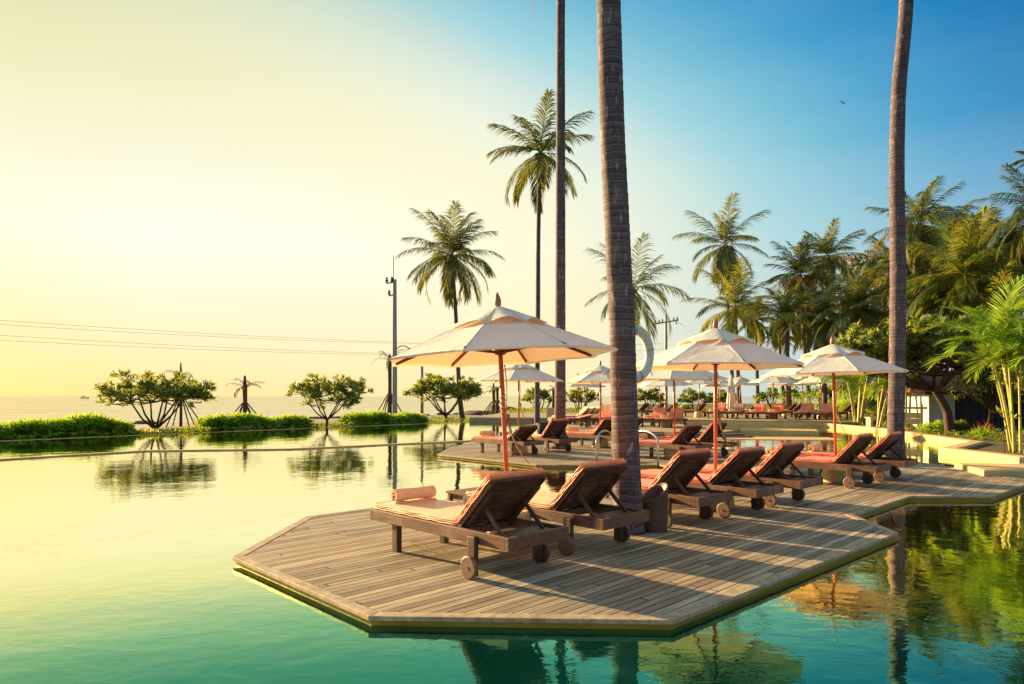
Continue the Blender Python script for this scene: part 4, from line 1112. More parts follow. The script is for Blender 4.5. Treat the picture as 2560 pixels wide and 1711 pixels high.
# ------------------------------------------------------------------ frangipani trees
def rosette(mb, p, d, n=11, l=.30, w_=.09, v0=.45, vr=.35):
    d = vnorm(d); ref = (0,0,1) if abs(d[2]) < .9 else (1,0,0)
    a = vnorm(vcross(d, ref)); b = vcross(d, a)
    for i in range(n):
        t_ = i*2.39996+U(-.2,.2); sp_ = U(.5,1.35)
        dd = vnorm(vadd(vmul(d, cos(sp_)), vadd(vmul(a, sin(sp_)*cos(t_)), vmul(b, sin(sp_)*sin(t_)))))
        sd_ = vnorm(vcross(dd, d)); ll = l*U(.7,1.1)
        mb.kite(vadd(p, vmul(dd, .03)), dd, sd_, ll, w_*U(.8,1.1), max(0, min(1, v0+U(-vr,vr))), (0,0,-ll*.12))
def frangipani(x, y, z, W, H, label, limbs=6, sub=4, tips=5, flowers=0, trunk_r=.09, mat='frang', fork=.28, lean=(0,0), group='frangipani trees', leafl=.3, D=None, v0=.45, bark='barkdark', n_leaf=11, low=.42, wig=.03):
    root = empty('frangipani_tree', (x, y, z)); tag(root, label, 'tree', group)
    D = D or W*.8; br = MB(); lv = MB(); fl = MB()
    f0 = (lean[0]*.5, lean[1]*.5, H*fork)
    br.tube(interp([(0,0,0), (lean[0]*.3+wig, 0, H*fork*.55), f0], .08), [trunk_r*(1.25-.4*i/20) for i in range(len(interp([(0,0,0), (lean[0]*.3+wig, 0, H*fork*.55), f0], .08)))], 8)
    for i in range(limbs):
        a = 2*pi*i/limbs+U(-.3,.3); rr = U(.35,.55)
        e1_ = (lean[0]+cos(a)*W/2*rr, lean[1]+sin(a)*D/2*rr, H*U(.5,.68))
        m1 = (f0[0]*.5+e1_[0]*.5+U(-.1,.1), f0[1]*.5+e1_[1]*.5, (f0[2]+e1_[2])/2-.04*H)
        br.tube([f0, m1, e1_], [trunk_r*.72, trunk_r*.55, trunk_r*.42], 7)
        for j in range(sub):
            a2 = a+(j-(sub-1)/2)*.62+U(-.15,.15); r2 = U(.35, .86) if j % 2 else U(.6,.95)
            top = low+(.95-low)*max(0, 1-r2*r2*.92)**.6
            e2_ = (lean[0]+cos(a2)*W/2*r2*.93, lean[1]+sin(a2)*D/2*r2*.93, H*top*U(.76,1.0))
            m2 = vadd(vmul(vadd(e1_, e2_), .5), (U(-.08,.08), U(-.08,.08), -.03*H))
            br.tube([e1_, m2, e2_], [trunk_r*.42, trunk_r*.32, trunk_r*.24], 5)
            for k in range(tips):
                a3 = U(0, 2*pi); sp_ = U(.06,.13)*W
                e3_ = vadd(e2_, (cos(a3)*sp_, sin(a3)*sp_*.8, U(-.03,.13)*H))
                br.tube([e2_, e3_], [trunk_r*.22, trunk_r*.16], 4)
                dv = vnorm(vadd(vmul(vsub(e3_, e2_), 1.2), (0,0,.35)))
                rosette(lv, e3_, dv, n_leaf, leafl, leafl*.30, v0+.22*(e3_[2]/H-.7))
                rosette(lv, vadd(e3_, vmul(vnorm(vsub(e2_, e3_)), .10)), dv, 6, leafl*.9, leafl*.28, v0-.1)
                if R() < flowers:
                    for q_ in range(4): rosette(fl, vadd(e3_, (U(-.07,.07), U(-.07,.07), .12+U(0,.08))), (0,0,1), 5, .07, .045)
    br.build('trunk', M[bark], root, smooth=True); lv.build('crown', G[mat], root)
    if fl.f: fl.build('blossoms', M['flower'], root)
def fr_at(bpx, Y, z, x0, x1, ytop, label, **kw):
    x = (bpx-HX)/F*Y; W = (x1-x0)/F*Y*.95; H = CAMH-(ytop-HY)/F*Y - z; cx = ((x0+x1)/2-HX)/F*Y - x
    frangipani(x, Y, z, W, H, label, lean=(cx, 0), **kw)
fr_at(380, 29.5, -.3, 255, 540, 926, 'largest frangipani with wide flat crown and white blossoms, beyond the left hedge', limbs=7, sub=4, tips=5, flowers=.5, low=.36, trunk_r=.075, fork=.12, leafl=.34)
fr_at(811, 34.5, -.35, 712, 936, 939, 'round frangipani standing alone between two hedges', limbs=6, sub=4, tips=6, trunk_r=.06, flowers=.04, fork=.22, leafl=.33, low=.34)
fr_at(1115, 43, -.35, 1014, 1212, 938, 'frangipani beyond the path beneath the left of the largest parasol', limbs=8, sub=4, tips=5, trunk_r=.085, leafl=.38, fork=.18)
fr_at(1345, 58, -.35, 1302, 1388, 970, 'small frangipani between the slender and straight palm trunks', limbs=7, sub=3, tips=4, leafl=.36, trunk_r=.07, fork=.15)
fr_at(1440, 57, -.35, 1410, 1502, 970, 'small frangipani between the straight and thick palm trunks', limbs=7, sub=3, tips=4, leafl=.36, trunk_r=.07, fork=.15)
fr_at(1625, 57, -.2, 1585, 1665, 972, 'small frangipani just right of the thick trunk', limbs=7, sub=3, tips=4, leafl=.36, trunk_r=.07, fork=.15)
fr_at(1737, 55, -.2, 1692, 1784, 974, 'small frangipani behind the side-on dark lounger', limbs=7, sub=3, tips=4, leafl=.36, trunk_r=.07, fork=.15)
fr_at(1815, 57, -.2, 1780, 1848, 976, 'small frangipani behind the closed parasol', limbs=7, sub=3, tips=4, leafl=.36, trunk_r=.07, fork=.15)
fr_at(1925, 60, .2, 1885, 1975, 970, 'low branching frangipani left of three behind the broad far parasols', limbs=7, sub=3, tips=3, leafl=.36, v0=.6, low=.25, trunk_r=.07, fork=.12)
fr_at(1990, 58, .2, 1950, 2035, 965, 'low branching frangipani in the middle of three behind the broad far parasols', limbs=7, sub=3, tips=3, leafl=.36, v0=.6, low=.25, trunk_r=.07, fork=.12)
fr_at(2060, 56, .2, 2015, 2105, 960, 'low branching frangipani right of three behind the broad far parasols', limbs=7, sub=3, tips=3, leafl=.36, v0=.6, low=.25, trunk_r=.07, fork=.12)
x, y = 16.6, 25.8
frangipani(x, y, .05, 6.6, 4.5, 'gnarled dark frangipani with dense crown in front of the garden hut', 9, 5, 8, .25, .15, 'frang', .38, (-1.2,0), leafl=.34, v0=.42, D=4.2, n_leaf=13, wig=.22)
frangipani(15.2, 18.6, .05, 3.4, 2.9, 'crooked frangipani behind the areca palm stems at the right edge', 6, 4, 4, 0, .10, 'frang', .45, (-.1,0), leafl=.24, v0=.75)

# ------------------------------------------------------------------ broad-leaved background trees and shrubs
def leafball(mb, c, r_, n, l, v0=.4, vr=.35, flat=1.0):
    for i in range(n):
        a = U(0, 2*pi); b = math.asin(U(-1,1)); k = U(.35,1)**.4
        p = (c[0]+r_*k*cos(b)*cos(a), c[1]+r_*k*cos(b)*sin(a), c[2]+r_*flat*k*sin(b))
        d = vnorm((cos(b)*cos(a)+U(-.6,.6), cos(b)*sin(a)+U(-.6,.6), sin(b)+U(-.5,.7)))
        sd_ = vnorm(vcross(d, (U(-1,1), U(-1,1), U(-1,1))))
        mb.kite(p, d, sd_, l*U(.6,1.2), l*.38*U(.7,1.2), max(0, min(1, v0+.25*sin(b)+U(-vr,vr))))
def bushy(x, y, z, W, H, label, clumps=30, per=110, l=.25, mat='darktree', v0=.4, cat='tree', name='broadleaf_tree', trunk=True, group=None, D=None, low=.25, cr=.16):
    root = empty(name, (x, y, z)); tag(root, label, cat, group)
    mb = MB(); D = D or W*.7; br = MB()
    if trunk: br.tube([(0,0,0), (.1,0,H*.35), (0,0,H*.7)], [W*.035, W*.03, W*.015], 8)
    for i in range(clumps):
        a = U(0, 2*pi); k = sqrt(U(0.05,1)); f = U(low,1)
        env = sqrt(max(.05, 1-((f-.5)/.56)**2))
        c = (cos(a)*k*W/2*env*.85, sin(a)*k*D/2*env*.85, H*f*.92)
        leafball(mb, c, W*cr*U(.7,1.25), per, l, v0+U(-.12,.12), .3)
        if trunk: br.tube([(0,0,H*.35*min(1,f+.3)), vmul(c, .97)], [W*.014, W*.005], 4)
    if trunk: br.build('trunk', M['barkdark'], root, smooth=True)
    mb.build('crown' if trunk else 'foliage', G[mat], root)
def bush_px(x0, x1, ytop, ybot, Y, label, **kw):
    x = ((x0+x1)/2-HX)/F*Y; W = (x1-x0)/F*Y; z0 = CAMH-(ybot-HY)/F*Y; H = (ybot-ytop)/F*Y
    bushy(x, Y, z0, W, H, label, **kw)
bush_px(2070, 2240, 610, 1010, 66, 'feathery casuarina tree behind the palms at the garden', clumps=60, per=130, l=.38, mat='darktree', v0=.45, low=.45, cr=.11)
bush_px(2230, 2420, 640, 1020, 60, 'dark tree behind the tallest garden palm', clumps=55, per=120, l=.4, v0=.3)
bush_px(2400, 2620, 600, 1020, 62, 'tall dark tree at the right edge behind the palms', clumps=60, per=120, l=.45, v0=.25)
bush_px(2040, 2180, 790, 1020, 60, 'brownish broad tree behind the right parasol', clumps=40, per=110, l=.35, v0=.5)
bush_px(2150, 2330, 850, 1030, 42, 'dark shrub wall behind the right palm trunk', clumps=40, per=120, l=.25, v0=.3, low=.1)
bush_px(2330, 2600, 830, 1020, 40, 'dark foliage behind the hut roof', clumps=55, per=120, l=.28, v0=.25, low=.2)
bush_px(2385, 2560, 890, 1085, 26.6, 'leafy tree crown hanging over the hut roof', clumps=26, per=90, l=.2, mat='frang', v0=.4, low=.55)
G2 = 'leafy shrubs around the far terrace'
for (x0, x1, yt, yb, Y, lab, v) in ((2085,2165,935,1048,40,'yellowish shrub at the end of the far terrace',.65), (2150,2235,960,1060,36,'shrub between areca stems and the right trunk',.5),
                                    (2230,2330,930,1075,34,'dark shrub right of the trunk behind the wooden gate',.25), (1885,2110,1003,1040,50,'clipped low green shrub behind the far terrace loungers',.6),
                                    (2305,2375,1060,1082,26.5,'low clipped shrub at the foot of the gnarled frangipani',.6), (2375,2420,1055,1082,26.2,'small clipped shrub right of the gnarled frangipani',.35),
                                    (1700,1728,1016,1027,50,'tiny bright shrub between far loungers',.7)):
    bush_px(x0, x1, yt, yb, Y, lab, clumps=26, per=90, l=.16 if Y > 30 else .10, mat='hedge' if v > .55 else 'frang', v0=v, cat='shrub', name='shrub', trunk=False, group=G2, low=.05)

# areca palms
def areca(x, y, z, H, n, L_, label, spread=.5, v0=.5, stem_r=.035, mat='areca', nfr=7, lw=.09):
    root = empty('areca_palm', (x, y, z)); tag(root, label, 'palm tree', 'areca palms')
    lf = MB()
    for i in range(n):
        a = U(0, 2*pi); b0 = (cos(a)*.22*U(.3,1), sin(a)*.22*U(.3,1), 0); h = H*U(.7,1.0)
        top = (b0[0]+cos(a)*spread*U(.2,1), b0[1]+sin(a)*spread*U(.2,1), h)
        pts = interp([b0, ((b0[0]*.6+top[0]*.4), (b0[1]*.6+top[1]*.4), h*.5), top], .12)
        rad = [stem_r*(1.1-.4*k/len(pts))*(1.12 if k % 3 == 0 else 1) for k in range(len(pts))]
        mb = MB(); mb.tube(pts, rad, 8); mb.build('stem', M['bamboo'], root, smooth=True)
        for k in range(nfr):
            frond(lf, top, U(0, 2*pi), radians(U(20,85)), L_*U(.8,1.15), radians(U(45,100)), 26, lw, .36, v0+U(-.25,.2), .25, .10, 9, rach=.014)
    lf.build('crown', G[mat], root)
areca(12.95, 17.3, .05, 2.65, 6, 1.2, 'bright yellow green areca palm at the right edge, nearest to the pool wall', .5, .5, .028, nfr=8, lw=.05)
areca(13.3, 17.9, .05, 3.3, 6, 1.6, 'taller areca palm cut by the right edge', .7, .45, .03, nfr=7, lw=.055)
areca((2160-HX)/F*34, 34.6, .05, 2.9, 8, 1.6, 'areca palm clump between the far terrace and the right palm trunk', .9, .55, .045, lw=.11)
areca((2205-HX)/F*30, 30.6, .05, 2.5, 5, 1.6, 'areca palm directly left of the right palm trunk', .6, .6, .04, lw=.11)
areca((2278-HX)/F*28.5, 28.8, .05, 3.2, 3, 1.5, 'slender areca palm behind the wooden gate', .3, .5, .04, lw=.11)
areca((2120-HX)/F*40, 41, .05, 3.0, 6, 1.8, 'areca palm with arching fronds at the end of the far terrace', .8, .45, .045, lw=.12)

# spiky plants
def spiky(x, y, z, n, l, mat, label, v0=.5):
    mb = MB()
    for i in range(n):
        a = U(0, 2*pi); e = radians(U(20,85)); d = (cos(a)*cos(e), sin(a)*cos(e), sin(e)); s_ = vnorm(vcross(d, (0,0,1)))
        mb.kite((U(-.05,.05), U(-.05,.05), 0), d, s_, l*U(.7,1.1), .06, v0+U(-.3,.3), (cos(a)*l*.1, sin(a)*l*.1, -l*.15))
    o = mb.build('spiky_plant', G[mat], None, (x, y, z)); tag(o, label, 'plant', 'spiky garden plants')
spiky(*at(2458, 22.5), .05, 60, .62, 'areca', 'striped green spiky plant in front of the dark hut boards', .7)
spiky(*at(2462, 23.2), .25, 40, .55, 'red', 'red leaved plant behind the striped spiky plant', .3)
spiky(*at(2430, 23), .05, 40, .45, 'areca', 'small spiky plant left of the red leaved plant', .5)
spiky(*at(2500, 22), .05, 40, .5, 'frang', 'dark spiky plant right of the red leaved plant', .5)
x, y = at(2512, 17.5)
root = empty('sapling', (x, y, .05)); tag(root, 'thin bent sapling with a few leaves by the pool wall', 'sapling')
mb = MB(); mb.tube(interp([(0,0,0), (-.05,0,.4), (.04,0,.75), (-.12,0,1.0)], .1), .015, 6); mb.tube([(.02,0,.6), (.2,0,.85)], .01, 5); mb.build('stem', M['bark'], root, smooth=True)
mb = MB(); rosette(mb, (-.12,0,1.0), (0,0,1), 8, .25, .08, .6); rosette(mb, (.2,0,.85), (0,0,1), 6, .2, .07, .6); mb.build('foliage', G['areca'], root)

# ------------------------------------------------------------------ hedges
def hedge(p0, p1, depth, h, label, n=900, z=-.35, l=.25, off=.55):
    L_ = vlen((p1[0]-p0[0], p1[1]-p0[1], 0)); d = ((p1[0]-p0[0])/L_, (p1[1]-p0[1])/L_); nn = (-d[1], d[0])
    mb = MB()
    for i in range(n):
        s_ = U(0, L_); q_ = U(-.5,.5)*depth; f = R()**.6
        endf = min(1, (s_+.2)/1.0, (L_-s_+.2)/1.0); ht = h*(.86+.10*sin(s_*1.3)+.06*sin(s_*3.1+1))*(.75+.25*endf)
        zz = ht*f
        k = 1-.25*f*f
        p = (p0[0]+d[0]*s_+nn[0]*(off+depth/2+q_*k), p0[1]+d[1]*s_+nn[1]*(off+depth/2+q_*k), z+zz)
        dv = (nn[0]*q_/depth*1.2+U(-.35,.35), nn[1]*q_/depth*1.2+U(-.35,.35), .5+1.1*f)
        rosette(mb, p, dv, 8, l*U(.8,1.5), l*.36, (.14+.62*f*f), .28)  # leaf tone darkens downwards, painting in the shade inside the hedge
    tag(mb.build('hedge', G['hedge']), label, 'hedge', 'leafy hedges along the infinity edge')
def on_edge(px):
    # point of the pool edge line under a pixel column
    for a, b in ((far, e0), (e0, e1), (e1, e2), (e2, e3)):
        r_ = (px-HX)/F; den = (b[0]-a[0])-r_*(b[1]-a[1]); tt = (r_*a[1]-a[0])/den
        if -1e-6 <= tt <= 1+1e-6: return (a[0]+(b[0]-a[0])*tt, a[1]+(b[1]-a[1])*tt)
    return e0
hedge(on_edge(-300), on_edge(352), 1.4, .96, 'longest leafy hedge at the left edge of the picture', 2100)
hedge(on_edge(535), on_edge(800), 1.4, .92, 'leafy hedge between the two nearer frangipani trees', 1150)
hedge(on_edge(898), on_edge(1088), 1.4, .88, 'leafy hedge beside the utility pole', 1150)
mb = MB()
for i in range(5200):
    px = U(-100, 1420); e = on_edge(px); o_ = U(.25, 2.0 if px < 1000 else 5.0)
    zz = -.35+R()*.42
    rosette(mb, (e[0]-NRM[0]*o_, e[1]-NRM[1]*o_, zz), (U(-.4,.4), U(-.4,.4), 1), 6, .16, .06, .35+.3*R(), .25)
o = mb.build('ground_cover', G['grass']); o['kind'] = 'stuff'; o['label'] = 'low leafy ground cover along the infinity edge'
mb = MB()
for i in range(3000):
    px = U(1270, 2350); Y = U(52, 70); x = (px-HX)/F*Y
    rosette(mb, (x, Y, -.1+R()*.35), (U(-.4,.4), U(-.4,.4), 1), 5, .3, .1, .4+.3*R(), .25)
o = mb.build('undergrowth', G['frang']); o['kind'] = 'stuff'; o['label'] = 'undergrowth behind the far terrace'
mb = MB()
for i in range(3500):
    x = U(12.3, 30); y = U(15.5, 42)
    if (x-15.9)*(-6) + (y-33)*(0) > 0 and y > 28 and x < 16.3: continue
    if x < 14.3+.2*(y-20): continue
    rosette(mb, (x, y, .05+R()*.15), (U(-.5,.5), U(-.5,.5), 1), 5, .13, .05, .4+.3*R(), .25)
o = mb.build('garden_grass', G['grass']); o['kind'] = 'stuff'; o['label'] = 'grassy ground cover in the garden'

# ------------------------------------------------------------------ shore rocks
def rock(x, y, z, d, label):
    mb = MB(); n, m_ = 14, 8
    sx, sy, sz = d; ph = U(0, 6)
    for i in range(m_+1):
        b = -pi/2+pi*i/m_
        for k in range(n):
            a = 2*pi*k/n; r_ = 1+.22*sin(3*a+ph)+.16*sin(5*a+b*4+ph)+U(-.08,.08)
            sq = lambda v_: math.copysign(abs(v_)**.6, v_)
            mb.v.append((sx/2*sq(cos(b)*cos(a))*r_, sy/2*sq(cos(b)*sin(a))*r_, sz/2*(sq(sin(b))+.1*U(-1,1))+sz*.4))
    for i in range(m_):
        for k in range(n): mb.face((i*n+k, i*n+(k+1) % n, (i+1)*n+(k+1) % n, (i+1)*n+k))
    tag(mb.build('shore_rock', M['rock'], None, (x, y, z), (0,0,U(0,3))), label, 'rock', 'rocks along the shore')
for px, Y, d, lab in ((1030, 63, (1.7600000000000002, 1.2000000000000002, 0.37), 'low rock right of the utility pole'), (1010, 60, (0.8, 0.6400000000000001, 0.31), 'small rock at the foot of the utility pole'),
                      (1195, 67, (3.2, 1.6, 0.56), 'large boulder left of the staked palm pair'), (1272, 69, (0.96, 0.96, 0.93), 'upright rock right of the staked palm pair'),
                      (1300, 71, (2.08, 1.1199999999999999, 0.56), 'long rock left of the slender palm trunk'), (1320, 72, (2.8800000000000003, 1.2800000000000002, 0.62), 'broad rock behind the slender palm trunk'),
                      (1375, 76, (1.6, 1.2000000000000002, 0.5), 'rock between the slender and straight trunks')):
    x, y = at(px, Y); rock(x, y, -.4, d, lab)
for i, px in enumerate((360, 640, 700, 790, 845, 880, 925, 1060, 1110, 1150)):
    s0 = shore(SHORE_N+.8, 0); r_ = (px-HX)/F
    # intersection of the view ray with the shore line
    tt = (r_*s0[1]-s0[0])/(DIR[0]-r_*DIR[1]); x, y = s0[0]+DIR[0]*tt, s0[1]+DIR[1]*tt
    mb = rock(x, y, -.45, (U(1.2,2.6), U(.7,1.2), U(.25,.45)), 'low dark shoreline stone beyond the grey path')

# ------------------------------------------------------------------ utility poles and cables
def insulator(mb, p): mb.lathe([(.05,0), (.11,.03), (.05,.08), (.13,.12), (.05,.18), (.10,.24), (.03,.32)], 8, p)
x0, Y0, zt = ap(987, 699, 42)
root = empty('utility_pole', (x0, Y0, -.35)); tag(root, 'near concrete utility pole with short side arms and a tall spike', 'utility pole')
mb = MB(); H = zt+.35
mb.v = []
def taper(mb, w0, w1, z0, z1):
    o = len(mb.v); mb.v += [(sx*w0/2, sy*w0/2, z0) for sx, sy in ((-1,-1),(1,-1),(1,1),(-1,1))]+[(sx*w1/2, sy*w1/2, z1) for sx, sy in ((-1,-1),(1,-1),(1,1),(-1,1))]
    for f in ((3,2,1,0),(4,5,6,7),(0,1,5,4),(1,2,6,5),(2,3,7,6),(3,0,4,7)): mb.face([o+k for k in f])
taper(mb, .28, .19, 0, H); mb.build('post', M['concrete'], root, bevel=.02)
mb = MB(); mb.tube([(-.10,0,H-.4), (-.10,0,H+1.45)], .035, 6); mb.build('spike', M['darkmetal'], root)
for k, (xo, zo) in enumerate(((-.5,-.15), (-.35,-.92))):
    mb = MB(); mb.beam((0,-.02,H+zo-.02), (xo,-.02,H+zo-.1), .07, .07); mb.build('side_arm', M['concrete'], root)
    mb = MB(); insulator(mb, (xo,-.02,H+zo-.05)); 
    if k == 0: insulator(mb, (-.18,-.02,H+zo-.02))
    mb.build('insulator', M['darkmetal'], root, smooth=True)
mb = MB(); pts = [(.1,0,H-4.3), (.35,0,H-4.1), (.7,0,H-4.12), (.85,0,H-4.25)]; mb.tube(pts, .03, 6); mb.lathe([(.02,.05), (.1,0), (.09,-.06), (.02,-.08)], 8, (.9,0,H-4.27)); mb.build('lamp_arm', M['darkmetal'], root)
x1, Y1, zt1 = ap(1665, 778, 70)
root = empty('utility_pole', (x1, Y1, -.35)); tag(root, 'distant utility pole with a wide crossarm above the parasols', 'utility pole'); H1 = zt1+.35
mb = MB(); taper(mb, .30, .20, 0, H1-.4); mb.build('post', M['concrete'], root)
mb = MB(); mb.tube([(0,0,H1-.6), (0,0,H1+1.0)], .03, 6); mb.build('spike', M['darkmetal'], root)
mb = MB(); mb.beam((-1.25,-.15,H1-1.35), (1.25,-.15,H1-.95), .1, .14); mb.build('crossarm', M['concrete'], root)
mb = MB()
for xo in (-1.15,-.75,-.4,.75,1.1): insulator(mb, (xo,-.15,H1-1.1+xo*.16))
mb.lathe([(.03,0), (.09,-.05), (.04,-.1), (.09,-.15), (.04,-.3)], 6, (-1.15,-.15,H1-1.35)); mb.lathe([(.03,0), (.09,-.05), (.04,-.1), (.09,-.15), (.04,-.3)], 6, (1.0,-.15,H1-1.1))
mb.build('insulators', M['darkmetal'], root, smooth=True)
wires = [(800, 855.0, 'topmost bright cable left of the near utility pole'), (811, 858.5, 'second cable from the top left of the near utility pole'),
         (838, 884.0, 'third cable from the top left of the near utility pole'), (851, 887.0, 'lowest cable left of the near utility pole')]
for yl, yr, lab in wires:
    a = ap(-60, yl-3, 25.5); b = ap(980, yr, 42); pts = []
    for k in range(17):
        f = k/16; p = vadd(a, vmul(vsub(b, a), f)); pts.append((p[0], p[1], p[2]-.10*4*f*(1-f)))
    mb = MB(); mb.tube(pts, .008, 5); tag(mb.build('power_cable', M['cable']), lab, 'cable', 'cables beside the utility pole')
for k, (dz, lab) in enumerate(((-3.9, 'upper cable running between the two utility poles'), (-4.5, 'lower cable running between the two utility poles'))):
    a = (x0, Y0, zt+dz); b = (x1, Y1, zt1+dz+.6); pts = []
    for q_ in range(25):
        f = q_/24; p = vadd(a, vmul(vsub(b, a), f)); pts.append((p[0], p[1], p[2]-.25*4*f*(1-f)))
    mb = MB(); mb.tube(pts, .012, 5); tag(mb.build('power_cable', M['cable']), lab, 'cable', 'cables beside the utility pole')
for k, (dz, px_, py_) in enumerate(((-1.0, 1790, 868), (-1.05, 1790, 845))):
    a = (x1+1.0, Y1, zt1+dz); b = ap(px_, py_, 60); mb = MB(); mb.tube([a, vadd(vmul(vadd(a, b), .5), (0,0,-.15)), b], .013, 5)
    tag(mb.build('power_cable', M['darkmetal']), ('lower' if k == 0 else 'upper')+' dark cable running right from the distant utility pole', 'cable', 'cables of the distant pole')
# plain post beside the leaning palm
x, y = at(1055, 46)
root = empty('lamp_post', (x, y, -.35)); tag(root, 'plain grey post standing between utility pole and leaning palm', 'post')
mb = MB(); mb.tube([(0,0,0), (0,0,2.0), (0,0,4.6)], [.11,.10,.09], 10); mb.build('post', M['concrete'], root, smooth=True)
mb = MB(); mb.lathe([(.01,.12), (.11,.05), (.12,0), (.01,0)], 12, (0,0,4.61)); mb.build('cap', M['darkmetal'], root)
x, y = at(1376, 38)
root = empty('sign_stand', (x, y, -.35)); tag(root, 'small pale wooden board stand between the two trunks', 'stand')
mb = MB(); mb.box((0,0,.95), (.42,.04,.5)); mb.build('board', M['palewood'], root, bevel=.01)
mb = MB(); mb.box((-.18,0,.35), (.05,.05,.7)); mb.box((.18,0,.35), (.05,.05,.7)); mb.build('legs', M['woodz'], root)

# ------------------------------------------------------------------ hut and wooden gate
HZ = .05; HYD = 29.0
def hx_(px): return (px-HX)/F*HYD
def hz_(py): return CAMH-(py-HY)/F*HYD
root = empty('garden_hut', (hx_(2440), HYD, -.05)); tag(root, 'low garden hut with white wall, dark board front and red tiled roof', 'hut')
ox = hx_(2440)
def rx(px): return hx_(px)-ox
mb = MB(); mb.box(((rx(2322)+rx(2388))/2, 1.2, .8), (rx(2388)-rx(2322), 2.4, 1.66)); w_ = mb.build('wall', M['white'], root, bevel=.03)
mb = MB(); mb.box((rx(2364), -.004, 1.03), (.27, .03, .26)); mb.build('niche', M['concrete'], w_, bevel=.02)
mb = MB(); n = 22; xa, xb = rx(2388)+.02, rx(2620)
for i in range(n): mb.box((xa+(xb-xa)*(i+.5)/n, .12+.02*(i % 2), .8), ((xb-xa)/n-.012, .05, 1.64))
mb.build('board_front', M['darkwood'], root)
mb = MB(); mb.box(((rx(2300)+rx(2660))/2, 1.2, 1.70), (rx(2660)-rx(2300), 3.2, .12)); mb.build('eave', M['roofdark'], root)
mb = MB(); a, b = rx(2292), rx(2670)
mb.v = [(a,-.6,1.72), (b,-.6,1.72), (b,1.6,2.5), (a+.9,1.6,2.5), (a,3.8,1.72), (b,3.8,1.72), (a,-.6,1.80), (b,-.6,1.80), (b,1.6,2.58), (a+.9,1.6,2.58), (a,3.8,1.80), (b,3.8,1.80)]
for f in ((6,7,8,9), (9,8,11,10), (6,9,10), (0,1,7,6), (0,6,10,4), (1,5,11,7), (7,11,8), (0,4,5,1)): mb.face(f)
mb.build('roof', M['roof'], root)
mb = MB(); mb.box((rx(2612), -.3, .8), (.5, .3, 1.6)); mb.build('pillar', M['white'], root, bevel=.02)
GY = 27.3
def gx(px): return (px-HX)/F*GY
root = empty('wooden_gate', (gx(2280), GY, .05), radians(-28)); tag(root, 'pale wooden gate panel between the right trunk and the frangipani', 'gate')
for px in (2248, 2301):
    mb = MB(); mb.box((gx(px)-gx(2280), 0, .56), (.09, .08, 1.12)); mb.build('post', M['palewood'], root, bevel=.005)
mb = MB(); mb.box((gx(2275)-gx(2280), -.045, .98), (gx(2301)-gx(2248)+.35, .03, .09)); mb.build('rail', M['palewood'], root, bevel=.005)
mb = MB(); mb.box((gx(2275)-gx(2280), 0, .68), (gx(2301)-gx(2248)-.1, .05, .22)); mb.box((gx(2275)-gx(2280), 0, .44), (gx(2301)-gx(2248)-.1, .05, .24)); mb.build('panel', M['palewood'], root, bevel=.005)
for px, lab in ((2125, 'left of two small white posts at the far terrace end'), (2134, 'right of two small white posts at the far terrace end')):
    x, y = at(px, 36); mb = MB(); mb.box((x, y, .42), (.14, .10, .48)); tag(mb.build('marker_post', M['palewood'], bevel=.02), lab, 'post', 'small white posts')
x, y = at(2182, 31.2); root = empty('garden_lantern', (x, y, .05)); tag(root, 'stone garden lantern box below the areca stems', 'lantern')
mb = MB(); mb.box((0,0,.22), (.42,.42,.44)); mb.box((0,0,.47), (.5,.5,.06)); mb.build('body', M['concrete'], root, bevel=.01)
mb = MB(); mb.box((0,-.212,.24), (.2,.01,.2)); mb.build('opening', M['darkmetal'], root)

# pot behind the middle deck lounger
x, y = at(1362, 24.2)
root = empty('plant_pot', (x, y, -.07)); tag(root, 'dark pot behind the steep backed lounger beside the slender trunk', 'pot')
mb = MB(); mb.lathe([(.01,0), (.22,0), (.30,.35), (.32,.62), (.28,.62), (.24,.3), (.01,.2)], 20); mb.build('body', M['potdark'], root, smooth=True)

# ------------------------------------------------------------------ boats, bird, flag
x, y, z = ap(212, 993, 900)
root = empty('fishing_boat', (x, y, -1.5)); tag(root, 'small hazy fishing boat on the horizon at the far left', 'boat')
mb = MB(); Lb = 11
for k in range(9):
    f = k/8; xx = (f-.5)*Lb; wd = 1.6*sin(pi*min(.95, f*.9+.08)); sh = 1.0+.9*(2*f-1)**2
    mb.v += [(xx, -wd, sh), (xx, 0, -.2), (xx, wd, sh)]
for k in range(8):
    o = k*3; mb.face((o, o+3, o+4, o+1)); mb.face((o+1, o+4, o+5, o+2)); mb.face((o, o+2, o+5, o+3))
mb.build('hull', M['boat'], root)
mb = MB(); mb.box((-1.5,0,2.6), (3.6,2,1.6)); mb.box((-1.5,0,3.5), (4.2,2.4,.2)); mb.build('cabin', M['palewood'], root)
mb = MB(); mb.tube([(2.5,0,1), (2.5,0,5.5)], .1, 5); mb.tube([(-5,0,1.4), (-5,0,4.2)], .08, 5); mb.build('mast', M['darkmetal'], root)
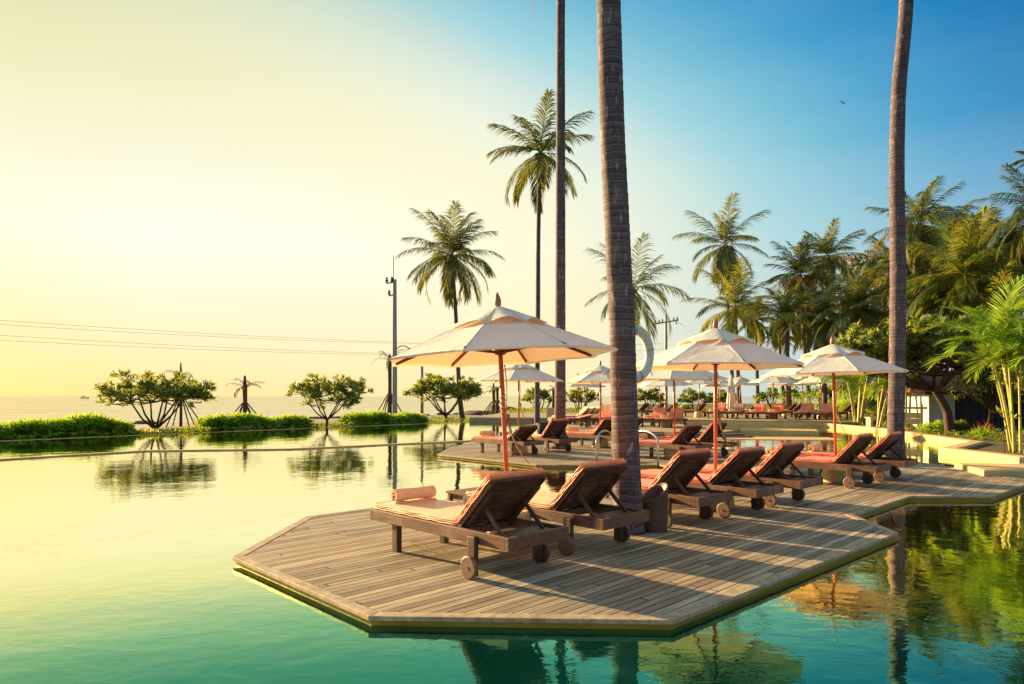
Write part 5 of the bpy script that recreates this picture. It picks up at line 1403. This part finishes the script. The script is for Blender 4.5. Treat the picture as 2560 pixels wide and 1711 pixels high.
x, y, z = ap(495, 1004, 300)
root = empty('small_boat', (x, y, -1.5)); tag(root, 'tiny orange boat near the crown edge of the largest frangipani', 'boat')
mb = MB(); Lb = 3.2
for k in range(7):
    f = k/6; xx = (f-.5)*Lb; wd = .6*sin(pi*min(.95, f*.9+.08)); sh = .4+.4*(2*f-1)**2
    mb.v += [(xx, -wd, sh), (xx, 0, -.1), (xx, wd, sh)]
for k in range(6):
    o = k*3; mb.face((o, o+3, o+4, o+1)); mb.face((o+1, o+4, o+5, o+2)); mb.face((o, o+2, o+5, o+3))
mb.build('hull', M['boatorange'], root)
x, y, z = ap(2109, 259, 40)
mb = MB()
mb.tube([(-.14,0,0), (-.04,0,.01), (.06,0,.01), (.13,0,.02)], [.006,.03,.028,.008], 8)
mb.add([(-.03,0,.02), (.05,0,.02), (.02,-.14,.10), (-.05,-.26,.07)], [(0,1,2), (0,2,3)]); mb.add([(-.03,0,.02), (.05,0,.02), (.02,.14,.12), (-.05,.26,.13)], [(0,2,1), (0,3,2)])
mb.add([(-.12,0,0), (-.2,-.03,0), (-.2,.03,0)], [(0,1,2)])
tag(mb.build('bird', M['bird'], None, (x, y, z), (radians(20), radians(-15), radians(30))), 'small dark bird flying in the blue sky left of the right trunk', 'bird')

# fallen leaves on the deck
for k, (px, py) in enumerate(((1036,1366), (1049,1371), (1062,1369), (1071,1378), (1090,1384), (1108,1377), (1235,1398), (1262,1421), (1880,1340), (1300,1470), (900,1420), (1440,1432))):
    x, y = gp(px, py, 0); mb = MB(); a = U(0, 6.28); l = U(.018, .032); c_, s_ = cos(a), sin(a)
    mb.v = [(-l*c_, -l*s_, .004), (.35*l*s_, -.35*l*c_, .009), (l*c_, l*s_, .006), (-.35*l*s_, .35*l*c_, .010)]
    mb.face((0, 1, 2, 3), U(.4, 1))
    tag(mb.build('fallen_leaf', G['cocogold'] if k % 3 else M['towelcream'], None, (x, y, .0)), 'tiny dry yellow leaf lying on the deck boards', 'leaf', 'tiny leaves scattered on the deck')
